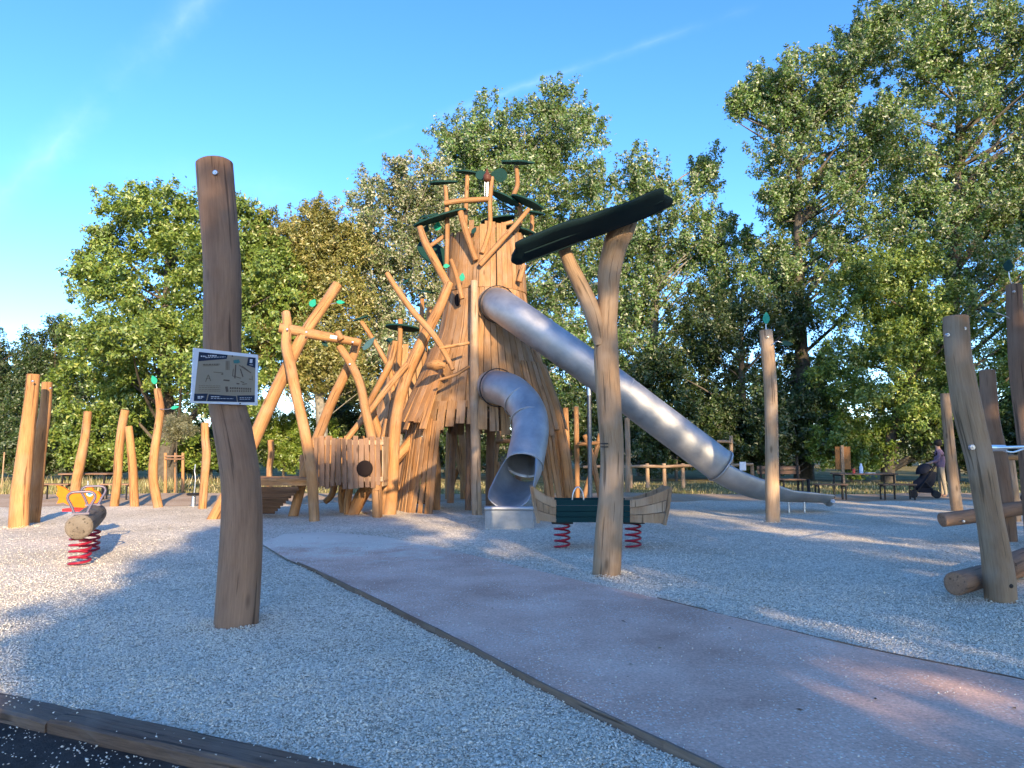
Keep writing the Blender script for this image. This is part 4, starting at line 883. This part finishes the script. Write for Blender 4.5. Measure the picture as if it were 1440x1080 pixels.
leaf_plate(457, 484, 16.4, 12, 6, R(-40), .4, cf, M_LEAFD)
mb = MB(); P_ = at(469, 474, 16.0); box(mb, P_, (.075, 0, -.012), (0, .004, 0), (.006, 0, .035)); mb.build('tag_plate', plain('tag_white', (.7, .7, .7), .4), cf)
for x, y, d in ((404, 463, 15.95), (431, 467, 15.95), (496, 481, 16.3), (409, 500, 15.9), (492, 512, 16.35)): bolt(x, y, d, .022, cf)
# plank box with round window
for side, (xa, xb, da, db) in enumerate(((441, 536, 16.0, 16.35), (446, 536, 17.6, 17.8))):
    for k in range(12):
        t = (k+.5)/12; x = xa+(xb-xa)*t; d = da+(db-da)*t; mb = MB(); y0 = 684+random.uniform(-2, 4); y1 = 615+random.uniform(-2.5, 4)
        lean = random.uniform(-1, 1); plank(mb, [at(x+lean, y0, d), at(x, 650, d), at(x-lean, y1, d)], [.052+random.uniform(-.009, .007)]*3, [(0, -1, 0)]*3, .03); mb.build('plank', W_BR if side == 0 else W_OR, cf)
for k in range(7):
    d = 16.5+k*.2; mb = MB(); plank(mb, [at(537, 684, 16.4)*1+Vector((0, d-16.4, 0)), at(537, 614, 16.4)+Vector((0, d-16.4, 0))], [.085]*2, [(1, 0, 0)]*2, .03); mb.build('plank', W_TAN, cf)
a_, b_ = at(439, 676, 15.97), at(538, 676, 16.3)
for z_, nm in ((a_.z+.02, 'rail'), (at(440, 622, 16).z, 'rail')):
    mb = MB(); box(mb, Vector(((a_.x+b_.x)/2, (a_.y+b_.y)/2+.07, z_)), (0, .03, 0), (0, 0, .05), Vector((b_.x-a_.x, b_.y-a_.y, 0))/2); mb.build(nm, W_TAN, cf)
mb = MB(); bxa(mb, a_.x, b_.x, 16.45, 17.7, a_.z-.06, a_.z-.01, g='x'); mb.build('floor_deck', W_BR, cf)
wc = at(512.5, 659, 16.19); mb = MB(); ring = [wc+Vector((.175*math.cos(a), 0, .175*math.sin(a))) for a in np.arange(0, 6.28, .3)]
V = [wc+Vector((0, -.02, 0))]; 
for rr, yy in ((.5, -.018), (.85, -.012), (1., -.002), (1.02, .03)): V += [wc+(p-wc)*rr+Vector((0, yy, 0)) for p in ring]
n_ = len(ring); Fc = [(0, 1+(k+1) % n_, 1+k) for k in range(n_)]+[(1+j*n_+k, 1+j*n_+(k+1) % n_, 1+(j+1)*n_+(k+1) % n_, 1+(j+1)*n_+k) for j in range(3) for k in range(n_)]
mb.add(V, Fc, None, True); mb.build('round_window', M_HOLE, cf)  # near-black disc painted in for the shade inside the round opening
for sp_, dd in (([(482, 684, 5.5), (480, 700, 5), (484, 718, 5)], 17.4), ([(492, 684, 5), (489, 705, 5), (488, 717, 4.6)], 17.0), ([(529, 690, 6.5), (530, 712, 6.5), (530, 724, 6.5)], 16.2), ([(541, 668, 5), (541, 700, 5), (541, 720, 5)], 17.1), ([(470, 684, 5), (466, 697, 4.5), (457, 706, 4)], 17.8)): clog(sp_, dd, dd, dd != 17.8)
clog([(520, 684, 8), (507, 698, 8.5), (494, 716, 8)], 17.2, 17.0, True)
# deck and ramp
mb = MB(); A_ = at(322, 678, 15.7); B_ = at(438, 678, 15.9); box(mb, (A_+B_)/2, (0, .035, 0), (0, 0, .075), (B_-A_)/2); mb.build('deck_beam', W_OR, cf)
for k in range(8):
    mb = MB(); y = 15.78+k*.16; bxa(mb, A_.x, B_.x, y, y+.145, A_.z+.03, A_.z+.07, g='x'); mb.build('deck_board', W_OR, cf)
for k in range(10):
    t = k/9; xa = 326+(318-326)*t; xb = 420-34*t; y = 687+(720-687)*t; d = 15.95+1.0*t; p0, p1_ = at(xa, y, d), at(xb, y, d); mb = MB()
    box(mb, (p0+p1_)/2, (0, .05, -.028), (0, .010, .017), (p1_-p0)/2); mb.build('ramp_slat', W_BR, cf)
for xa, xb in ((332, 324), (413, 382)):
    mb = MB(); plank(mb, [at(xa, 686, 16.05), at(xb, 721, 17.05)], [.04]*2, [(0, -.3, -1)]*2, -.05); mb.build('ramp_stringer', W_BR, cf)

# ------------------------------------------------------------------ spring rockers
def spring(parent, base, r, h, turns, wire_r, mat=M_RED, name='spring'):
    pts = [Vector((base[0]+r*math.cos(a), base[1]+r*math.sin(a), base[2]+h*a/(turns*2*math.pi))) for a in np.linspace(0, turns*2*math.pi, int(turns*14))]
    mb = MB(); tube(mb, pts, wire_r, 7, 1, 0); return mb.build(name, mat, parent)
bt = thing('boat_rocker', 'boat-shaped spring rocker with dark green sides and upswept wooden ends', 'spring rocker', (at(843, 766, 11.4).x, 11.4, 0))
BD = 11.15; BW = .52
def bp(px, py, y=0): q = at(px, py, BD); return Vector((q.x, BD+y, q.z))
for y in (0, BW):
    for k in range(4):
        t0, t1 = k/4+.012, (k+1)/4-.012; mb = MB(); extrude(mb, [bp(782, 703+32*t0, y), bp(886, 703+32*t0, y), bp(886, 703+32*t1, y), bp(783, 703+32*t1, y)], (0, .035, 0)); mb.build('side_panel', M_GREEN, bt)
    for k in range(3):
        t0, t1 = k/3+.012, (k+1)/3-.012
        for xi, xo, ti, bo, xob, mid in ((782, 750, 685, 733, 759, .35), (886, 941, 686, 737, 933, .35)):
            out_t = []; out_b = []
            for s in np.linspace(0, 1, 6):
                top = 703+(ti-703)*s**1.6; bot = 735+(bo-735)*s; X0 = xi+(xo-xi)*s; X1 = xi+(xob-xi)*s
                out_t.append(bp(X0+(X1-X0)*t0, top+(bot-top)*t0, y)); out_b.append(bp(X0+(X1-X0)*t1, top+(bot-top)*t1, y))
            inset = .02*k*(1 if y == 0 else -1)*.3; mb = MB(); extrude(mb, [p+Vector((0, inset, 0)) for p in out_t+out_b[::-1]], (0, .04, 0)); mb.build('bow_plank', W_TAN, bt)
for (xo, yo, xb, yb) in ((750, 684, 759.5, 735), (941, 685, 932.5, 738)):
    mb = MB(); s_ = 1 if xo > 800 else -1; plank(mb, [bp(xb, yb, BW/2+.02), bp((xo+xb)/2+s_, (yo+yb)/2, BW/2+.02), bp(xo, yo, BW/2+.02)], [BW/2+.05]*3, [(s_, 0, 0)]*3, .045); mb.build('stem_board', W_TAN, bt)
mb = MB(); a_, b_ = bp(770, 712), bp(925, 712); bxa(mb, a_.x, b_.x, BD+.045, BD+BW-.01, a_.z-.03, a_.z, g='x'); mb.build('seat_board', W_TAN, bt)
for px in (792, 894):
    q = bp(px, 735, BW/2); spring(bt, (q.x, q.y, -.04), .115, q.z+.02, 4.6, .016); mb = MB(); bxa(mb, q.x-.16, q.x+.16, q.y-.12, q.y+.12, q.z-.035, q.z-.002); mb.build('mount_plate', M_BLACK, bt)
for px in (815, 868):
    q = bp(px, 712, BW/2); pts = [q+Vector((.09*math.cos(a), 0, .02+.25*math.sin(a))) for a in np.linspace(0, math.pi, 9)]; wire('handle', pts, .014, M_ZINC, bt)

lg = thing('log_rocker', 'grey log seesaw on two red springs with loop handles', 'spring rocker', (at(118, 780, 10.3).x, 10.3, 0))
LA, LB = at(111, 741, 9.55), at(134, 722, 11.5); dirL = (LB-LA).normalized()
mb = MB(); tube(mb, [LA, LA.lerp(LB, .3), LA.lerp(LB, .7), LB], [.158, .165, .165, .155], 18, 5, .02); W_GR = wood('weathered_log', (.12, .095, .07), (.23, .19, .145), (.25, .22, .18), .6); mb.build('log', W_GR, lg)
for f, h in ((.13, 0), (.70, 0)):
    q = LA.lerp(LB, f); spring(lg, (q.x, q.y, -.04), .125, q.z-.13, 4.7, .017)
side = Vector((-dirL.y, dirL.x, 0)).normalized()*-1
for f in (.06, .80):
    q = LA.lerp(LB, f)+Vector((0, 0, .16)); pts = []
    for a, b in ((-.07, 0), (-.11, .10), (-.155, .20), (-.12, .265), (0, .275), (.12, .265), (.155, .20), (.11, .10), (.07, 0)): pts.append(q+side*a+Vector((0, 0, b)))
    wire('handle', pts, .018, M_PURPLE, lg)
    mb = MB(); box(mb, q+Vector((0, 0, 0)), side*.10, dirL*.05, Vector((0, 0, .012))); mb.build('handle_plate', M_PURPLE, lg)
fi = thing('fish_rocker', 'orange fish-shaped spring rocker with blue eye and red seat', 'spring rocker', (at(112, 700, 12.6).x, 12.6, 0))
FD = 12.6
def fp(zx, zy): return at(40+zx*.1481, 640+zy*.1481, FD)
mb = MB(); fo = [(268, 285), (330, 305), (385, 345), (450, 352), (520, 338), (600, 330), (655, 345), (683, 385), (672, 430), (640, 470), (600, 492), (520, 500), (440, 495), (390, 480), (330, 450), (268, 462), (290, 410), (262, 375), (280, 340)]
extrude(mb, [fp(*p) for p in fo], (0, .05, 0)); fish = mb.build('body', M_ORANGE, fi)
mb = MB(); extrude(mb, [fp(*p) for p in ((540, 335), (555, 300), (575, 285), (600, 305), (615, 332))], (0, .04, 0)); mb.build('fin', M_ORANGE, fi)
wire('fin_rod', [fp(566, 290), fp(566, 245)], .01, M_ZINC, fi)
for r_, c_, off in ((32, plain('eye_white', (.8, .82, .85), .4), .006), (20, plain('eye_blue', (.06, .25, .6), .4), .010)):
    c = fp(585, 365); k = r_*.1481*K(FD); mb = MB(); extrude(mb, [c+Vector((k*math.cos(a), -off, k*.8*math.sin(a))) for a in np.arange(0, 6.28, .4)], (0, -.004, 0)); mb.build('eye', c_, fish)
c = fp(480, 512); mb = MB(); bxa(mb, c.x-.2, c.x+.2, FD-.14, FD+.18, c.z-.03, c.z+.015); mb.build('seat', plain('red_seat', (.65, .03, .03), .4), fi)
mb = MB(); bxa(mb, c.x-.12, c.x+.12, FD-.10, FD+.14, c.z-.07, c.z-.035); mb.build('mount_plate', M_ZINC, fi); spring(fi, (c.x, FD+.02, -.04), .11, c.z-.03, 4.5, .016)

# ------------------------------------------------------------------ climbing course at the right edge
cc = thing('climbing_course', 'leaning grey posts joined by low balance logs and steel bars', 'climbing course', (at(1408, 838, 7.5).x, 7.5, 0))
log('post', [(1344.5, 446, 16), (1348, 497, 16.2), (1354, 540, 17.3), (1361, 580, 18.6), (1372, 625, 18), (1379, 655, 17.5), (1391, 722, 17.2), (1399, 770, 18.6), (1405, 813, 20.5), (1408, 839, 20)], 7.5, W_TAN, cc, n=18, sub=6, wob=.03, ground=True)
for x, y in ((1356, 462), (1332.5, 471)): bolt(x, y, 7.40, .018, cc)
bolt(1367, 629, 7.385, .028, cc); bolt(1421, 824, 7.36, .022, cc, M_BLACK)
log('post', [(1329, 554, 6.8), (1333, 600, 6.9), (1339, 660, 7.1), (1346, 717, 7.3)], 17.9, W_TAN, cc, ground=True)
log('post', [(1388.5, 521, 9.8), (1391, 560, 10.4), (1394, 595, 11), (1405, 650, 11), (1414, 705, 10.5), (1421, 760, 9.5)], 12.1, W_BR, cc, ground=True)
r4 = log('post', [(1426, 401, 10), (1428, 450, 10.4), (1432, 520, 11), (1441, 600, 12), (1450, 690, 12), (1456, 772, 12)], 11.2, W_BR, cc, ground=True)
wire('wire', [at(1424, 402, 11.2), at(1420, 392, 11.2), at(1418.5, 382, 11.2)], .009, M_ZINC, cc); leaf_plate(1418, 373, 11.15, 18, 13, R(80), .2, cc, M_LEAFD)
wire('wire', [at(1420, 448, 11.1), at(1410, 443, 11.0), at(1402, 440, 11.0)], .009, M_ZINC, cc); leaf_plate(1390, 436, 11.0, 22, 8, R(-22), .5, cc, M_LEAFD)
bolt(1426, 410, 11.08, .016, cc)
log('post', [(1418, 640, 7), (1424, 690, 7), (1428, 726, 7)], 15.5, W_TAN, cc, ground=True)
log('balance_log', [(1344, 821, 15.5), (1375, 812, 15), (1410, 803, 14.5), (1470, 786, 13)], 7.42, W_BR, cc, d1=8.9, n=16, sub=5)
log('balance_log', [(1415, 797, 14), (1450, 782, 14), (1490, 770, 13)], 8.3, W_BR, cc, d1=9.0, n=14)
log('balance_log', [(1325, 731, 10), (1370, 725, 10), (1420, 717, 10), (1480, 710, 10)], 11.85, W_BR, cc, d1=12.0, n=14)
bolt(1355, 733, 11.72, .02, cc); bolt(1414, 721, 11.95, .022, cc, M_BLACK)
mb = MB(); tube(mb, [at(1386, 630, 7.55), at(1412, 630, 8.1)], .035, 10, 1, 0); tube(mb, [at(1388, 630, 7.6), at(1500, 627, 9.5)], .018, 8, 1, 0); mb.build('steel_bar', M_ZINC, cc)
mb = MB(); tube(mb, [at(1410, 633, 8.2), at(1424, 636, 8.5), at(1445, 629, 9)], .012, 8, 4, 0); mb.build('steel_bar', M_ZINC, cc)
log('hand_log', [(1413, 644, 4), (1440, 642.5, 4.2), (1480, 640, 4.2)], 12.2, W_OR, cc, n=10)
mb = MB(); q = at(1438, 700, 12); tube(mb, [q, q+Vector((.25, 0, 0))], .06, 10, 1, 0); mb.build('sleeve', M_BLACK, cc)

# ------------------------------------------------------------------ things behind the tower and along the walk
def xframe(label, logs, d):
    t = thing('crossed_logs', label, 'log frame', (at(logs[0][-1][0], 700, d).x, d, 0), 'log frames behind the tower')
    for s in logs: log('log', s, d+random.uniform(-.1, .1), W_OR, t, ground=(s[-1][1] > 690))
    return t
xframe('crossed pale logs seen through the legs of the tower', [[(648, 597, 5), (651, 640, 5), (652, 706, 4.6)], [(636, 602, 4), (645, 645, 4), (650, 668, 4)], [(655, 640, 3.5), (640, 668, 3.6), (630, 697, 3.6)], [(631, 607, 3.4), (630, 650, 3.4), (629, 697, 3.4)]], 22.6)
xframe('low crossed logs behind the foot of the long slide pole', [[(822, 612, 3.4), (832, 640, 3.6), (845, 696, 3.6)], [(844, 610, 3.4), (836, 645, 3.4), (820, 698, 3.6)], [(812, 625, 2.6), (850, 622, 2.6)]], 23)
xframe('short log stile seen between tower leg and short slide', [[(703, 606, 3.6), (697, 640, 3.6), (693, 697, 3.6)], [(697, 621, 3), (718, 620, 3)], [(700, 650, 2.5), (706, 697, 2.8)]], 23)
# rail fence
rf = thing('rail_fence', 'low round-rail timber fence at the wood edge under the long slide', 'fence', (at(935, 681, 30).x, 30, -.1))
for px in (886, 910, 933.6, 960, 1028, 1058): 
    y0 = 613 if px == 1028 else 652; log('fence_post', [(px-(1 if px == 1058 else 0), y0, 2.7), (px+1, 684, 2.9)], 30, W_TAN, rf, n=8, sub=2, ground=True)
for a, b in (((820, 657), (887, 656)), ((886, 656), (934, 656.5)), ((933, 656.5), (985, 655)), ((1008, 621), (1029, 622)), ((1028, 655), (1059, 653))): log('fence_rail', [(a[0], a[1], 2.1), ((a[0]+b[0])/2, (a[1]+b[1])/2-.6, 2.2), (b[0], b[1], 2)], 29.9, W_TAN, rf, n=8, sub=3)
q = at(1044.5, 655.5, 29.8); mb = MB(); bxa(mb, q.x-.13, q.x+.13, q.y-.01, q.y, q.z-.17, q.z+.17); tag(mb.build('notice_paper', plain('paper_white', (.7, .72, .75), .6)), 'white paper notice fixed to the rail fence', 'notice')
# bench with backrest
def slat_bench(px, py, d, w, label):
    q = at(px, py, d); t = thing('park_bench', label, 'bench', (q.x, d, -.03)); x0, x1 = q.x-w/2, q.x+w/2
    for k in range(3): mb = MB(); bxa(mb, x0, x1, d-.2+k*.14, d-.2+k*.14+.12, .43, .47, g='x'); mb.build('seat_slat', W_BR, t)
    for k in range(2): mb = MB(); bxa(mb, x0, x1, d+.26+k*.02, d+.30+k*.02, .62+k*.15, .74+k*.15, g='x'); mb.build('back_slat', W_BR, t)
    for x in (x0+.1, q.x, x1-.1):
        mb = MB(); bxa(mb, x-.025, x+.025, d-.18, d-.13, -.03, .43); bxa(mb, x-.025, x+.025, d+.20, d+.25, -.03, .92); bxa(mb, x-.025, x+.025, d-.13, d+.20, .37, .425); mb.build('leg', M_BLACK, t)
slat_bench(1100, 690, 25, 1.45, 'brown slatted bench with backrest behind the leaf-topped post')
q = at(1137.5, 692, 25); mb = MB(); tube(mb, [Vector((q.x, 25, -.1)), Vector((q.x, 25, .45))], .06, 8, 1, .02); tag(mb.build('bollard', M_BLACK), 'short dark bollard beside the brown slatted bench', 'bollard')
def table(px, d, w, label, bench_specs, depth=.7):
    q = at(px, 690, d); t = thing('picnic_table', label, 'table', (q.x, d, -.03), 'picnic tables on the dirt walk')
    for k in range(4): mb = MB(); y = d-depth/2+k*depth/4; bxa(mb, q.x-w/2, q.x+w/2, y, y+depth/4-.012, .70, .74, g='x'); mb.build('top_board', W_BR, t)
    for sx in (-1, 1):
        x = q.x+sx*(w/2-.1); mb = MB(); 
        for sy in (-1, 1): bxa(mb, x-.02, x+.02, d+sy*(depth/2-.06)-.02, d+sy*(depth/2-.06)+.02, -.03, .70)
        bxa(mb, x-.018, x+.018, d-depth/2+.08, d+depth/2-.08, .655, .695); mb.build('leg_frame', M_BLACK, t)
    for bx, by, bw, lab in bench_specs:
        b = at(bx, 690, by); s = thing('low_bench', lab, 'bench', (b.x, by, -.03), 'backless benches at the picnic tables')
        for k in range(2): mb = MB(); bxa(mb, b.x-bw/2, b.x+bw/2, by-.17+k*.175, by-.17+k*.175+.165, .40, .44, g='x'); mb.build('seat_board', W_BR, s)
        for sx in (-1, 1):
            x = b.x+sx*(bw/2-.06); mb = MB()
            for sy in (-1, 1): bxa(mb, x-.018, x+.018, by+sy*.13-.018, by+sy*.13+.018, -.03, .40)
            bxa(mb, x-.016, x+.016, by-.11, by+.11, .355, .395); mb.build('leg_frame', M_BLACK, s)
    return q
tq = table(1215, 22.6, 1.75, 'long brown picnic table with a blue bottle on it', [(1168, 22.2, .92, 'backless bench at the notice-board end of the bottle table'), (1262, 22.2, 1.0, 'backless bench at the pushchair end of the bottle table')])
table(124, 22.6, 1.45, 'bare picnic table behind the fish rocker', [(80, 22.3, .85, 'backless bench beside the bare table, near the twin posts'), (164, 22.3, .85, 'backless bench beside the bare table, by the two leaning posts')])
mb = MB(); x = at(1211, 660, 22.5).x; tube(mb, [(x, 22.5, .70), (x, 22.5, .92), (x, 22.5, .95), (x, 22.5, 1.0), (x, 22.5, 1.03)], [.055, .055, .035, .03, .028], 12, 2, 0); tag(mb.build('bottle', plain('bottle_blue', (.45, .6, .8), .3)), 'pale blue bottle standing on the long picnic table', 'bottle')
mb = MB(); x = at(1200.5, 660, 22.45).x; tube(mb, [(x, 22.45, .735), (x, 22.45, .87)], [.035, .045], 12, 2, 0); tag(mb.build('cup', plain('cup_red', (.55, .08, .06), .4)), 'small red cup beside the blue bottle', 'cup')
mb = MB(); x = at(1224, 660, 22.5).x; bxa(mb, x-.12, x+.1, 22.4, 22.6, .742, .765); tag(mb.build('napkin_pack', plain('pack_white', (.6, .6, .6), .5)), 'flat white pack lying on the long picnic table', 'pack')
nb = thing('notice_board', 'brown wooden notice board on a post before the light bush', 'notice board', (at(1185, 680, 31).x, 31, -.1))
a_, b_ = at(1174, 628, 31), at(1196.5, 660, 31); mb = MB(); bxa(mb, a_.x, b_.x, 30.98, 31.03, b_.z, a_.z); mb.build('board', plain('board_brown', (.30, .13, .04), .6, 0, .2, 12), nb)
mb = MB(); q = at(1185, 650, 30.92); bxa(mb, q.x-.06, q.x+.06, 30.9, 30.97, -.1, a_.z+.05); mb.build('post', W_TAN, nb)
# staked young tree
yt = at(248, 690, 26); lobes = lobes_px([(250, 597, 19, 17), (243, 607, 14, 14), (260, 605, 13, 14)], 26)
LM_OLV = leafmat('olive_leaves', (.09, .10, .05), (.17, .17, .09), (.26, .25, .15), .25)
yo = tree('young_tree', 'young olive-green tree held between three pale stakes', (yt.x, 26, -.1), lobes, 5200, .085, LM_OLV, trunk_r=.03, spray=.5, spread=.10, upb=.6, limbs=26, limb_r=.008, inner=.2, asp=.4, zmin=.3)
st = thing('tree_stakes', 'three pale timber stakes with crossbars around the young tree', 'tree stakes', (yt.x, 26, -.1))
for px, d in ((232.7, 25.8), (257.2, 25.8), (247, 26.45)): log('stake', [(px, 637, 2.1), (px, 692, 2.2)], d, W_OR, st, n=8, sub=2, ground=True)
for y in (641.5, 645.5): log('crossbar', [(232, y, 1.3), (258, y, 1.3)], 25.75, W_BR, st, n=6, sub=2)
tr = thing('standing_tray', 'slim grey stand with a round tray and bent spout rod', 'play stand', (at(272, 712, 19.2).x, 19.2, 0))
q = at(272, 712, 19.2); mb = MB(); tube(mb, [Vector((q.x, 19.2, -.05)), Vector((q.x, 19.2, .30))], [.06, .05], 12, 1, 0); mb.build('foot', M_ZINC, tr)
mb = MB(); tube(mb, [Vector((q.x, 19.2, .30)), Vector((q.x, 19.2, .33))], [.17, .18], 18, 1, 0); mb.build('tray', M_BLACK, tr)
wire('rod', [Vector((q.x+.01, 19.2, .33)), Vector((q.x+.03, 19.2, .7)), Vector((q.x, 19.2, .9)), Vector((q.x+.02, 19.2, 1.08))], .018, M_ZINC, tr)
# thin rods by the left meadow
for px, y0, lab in ((5, 636, 'thin pale stake in the dry grass left of the twin posts'),): 
    mb = MB(); q = at(px, y0, 27); tube(mb, [Vector((q.x, 27, -.15)), Vector((q.x+.03, 27, q.z))], .025, 7, 3, .02); tag(mb.build('stake', W_TAN), lab, 'stake')

# ------------------------------------------------------------------ person with pushchair
PX = at(1325, 697, 23.3).x; PY = 23.3; PZ = -.035
def skinned(verts, edges, rads, name):
    me = bpy.data.meshes.new(name); me.from_pydata(verts, edges, []); o = bpy.data.objects.new(name, me); C.objects.link(o)
    o.modifiers.new('s', 'SKIN'); o.modifiers.new('d', 'SUBSURF').levels = 2
    for i, r_ in enumerate(rads): me.skin_vertices[0].data[i].radius = r_ if isinstance(r_, tuple) else (r_, r_)
    me.skin_vertices[0].data[0].use_root = True
    bpy.context.view_layer.update(); dg = bpy.context.evaluated_depsgraph_get(); m2 = bpy.data.meshes.new_from_object(o.evaluated_get(dg)); bpy.data.objects.remove(o)
    return m2
# facing -x (towards the pushchair), back half turned to the viewer
vb = [(0, 0, .95), (-.02, 0, 1.12), (-.03, 0, 1.30), (-.03, 0, 1.42), (-.05, 0, 1.52), (-.07, 0, 1.60), (-.07, 0, 1.70),
      (0, .10, .90), (-.03, .11, .50), (.02, .11, .08), (-.10, .12, .04), (0, -.10, .90), (.05, -.11, .50), (.10, -.11, .08), (-.02, -.12, .04),
      (-.03, .19, 1.38), (-.10, .23, 1.14), (-.33, .19, 1.05), (-.41, .18, 1.05), (-.03, -.19, 1.38), (-.10, -.23, 1.14), (-.33, -.19, 1.05), (-.41, -.18, 1.05)]
eb = [(0, 1), (1, 2), (2, 3), (3, 4), (4, 5), (5, 6), (0, 7), (7, 8), (8, 9), (9, 10), (0, 11), (11, 12), (12, 13), (13, 14), (3, 15), (15, 16), (16, 17), (17, 18), (3, 19), (19, 20), (20, 21), (21, 22)]
rb = [(.13, .17), (.12, .17), (.13, .19), (.10, .15), .055, .085, .08, .095, .07, .05, .04, .095, .07, .05, .04, .065, .05, .036, .03, .065, .05, .036, .03]
pm = skinned(vb, eb, rb, 'body')
shirt = plain('mauve_shirt', (.19, .12, .155), .8, 0, .1, 20); trous = plain('tan_trousers', (.33, .27, .19), .85, 0, .1, 20); skin = plain('skin', (.42, .25, .17), .6); shoe = plain('shoes', (.25, .16, .13), .7)
for m_ in (shirt, trous, skin, shoe): pm.materials.append(m_)
for f in pm.polygons:
    c = f.center; f.use_smooth = True
    f.material_index = 2 if c.z > 1.49 or (c.x < -.22 and .95 < c.z < 1.3) else 0 if c.z > .93 else 1 if c.z > .1 else 3
person = thing('person', 'person in mauve shirt and tan trousers pushing a dark pushchair', 'person', (PX, PY, PZ)); person.rotation_euler.z = R(-25)
bo = bpy.data.objects.new('body', pm); C.objects.link(bo); bo.parent = person
hm = MB(); tube(hm, [(-.02, 0, 1.60), (-.035, 0, 1.66), (-.05, 0, 1.73), (-.07, 0, 1.775), (-.08, 0, 1.80)], [.085, .112, .118, .09, .03], 12, 4, .03); ho = hm.build('hair', plain('dark_hair', (.02, .015, .012), .6, 0, .3, 60), None); ho.parent = person
pc = thing('pushchair', 'dark navy pushchair with hood and small black wheels', 'pushchair', (PX-.62, PY-.15, PZ)); pc.rotation_euler.z = R(-25)
M_NAVY = plain('navy_fabric', (.012, .014, .022), .8, 0, .2, 25)
def pbuild(mb, name, mat): o = mb.build(name, mat, None); o.parent = pc; return o
for sy in (-.24, .24):
    mb = MB(); tube(mb, [(.32, sy, 1.03), (.20, sy, .80), (-.10, sy, .36), (-.32, sy, .10)], .016, 8, 4, 0); pbuild(mb, 'frame', M_BLACK)
    mb = MB(); tube(mb, [(.0, sy, .52), (.15, sy, .32), (.30, sy, .13)], .016, 8, 4, 0); pbuild(mb, 'frame', M_BLACK)
    for x in (-.32, .30):
        mb = MB(); tube(mb, [Vector((x, sy-.025, .115)), Vector((x, sy+.025, .115))], [.115, .115], 20, 1, 0); w_ = pbuild(mb, 'wheel', M_BLACK)
mb = MB(); tube(mb, [(.32, -.24, 1.03), (.35, 0, 1.04), (.32, .24, 1.03)], .018, 8, 4, 0); pbuild(mb, 'handle', M_BLACK)
mb = MB(); tube(mb, [(-.30, 0, .38), (-.12, 0, .40), (.06, 0, .52), (.14, 0, .82)], [.10, .17, .19, .17], 12, 4, .02, flat=1.25); pbuild(mb, 'seat', M_NAVY)
mb = MB(); V = []; Fc = []
for i in range(9):
    a = R(-10)+R(150)*i/8
    for j in range(9): b = math.pi*j/8; V.append((.04+.27*math.cos(a)*math.sin(b)*-1, .25*math.cos(b), .76+.30*math.sin(a)*math.sin(b)))
for i in range(8):
    for j in range(8): k = i*9+j; Fc.append((k, k+1, k+10, k+9))
mb.add(V, Fc, None, True); pbuild(mb, 'hood', M_NAVY)
mb = MB(); bxa(mb, -.18, .22, -.20, .20, .16, .30); pbuild(mb, 'basket', M_NAVY)
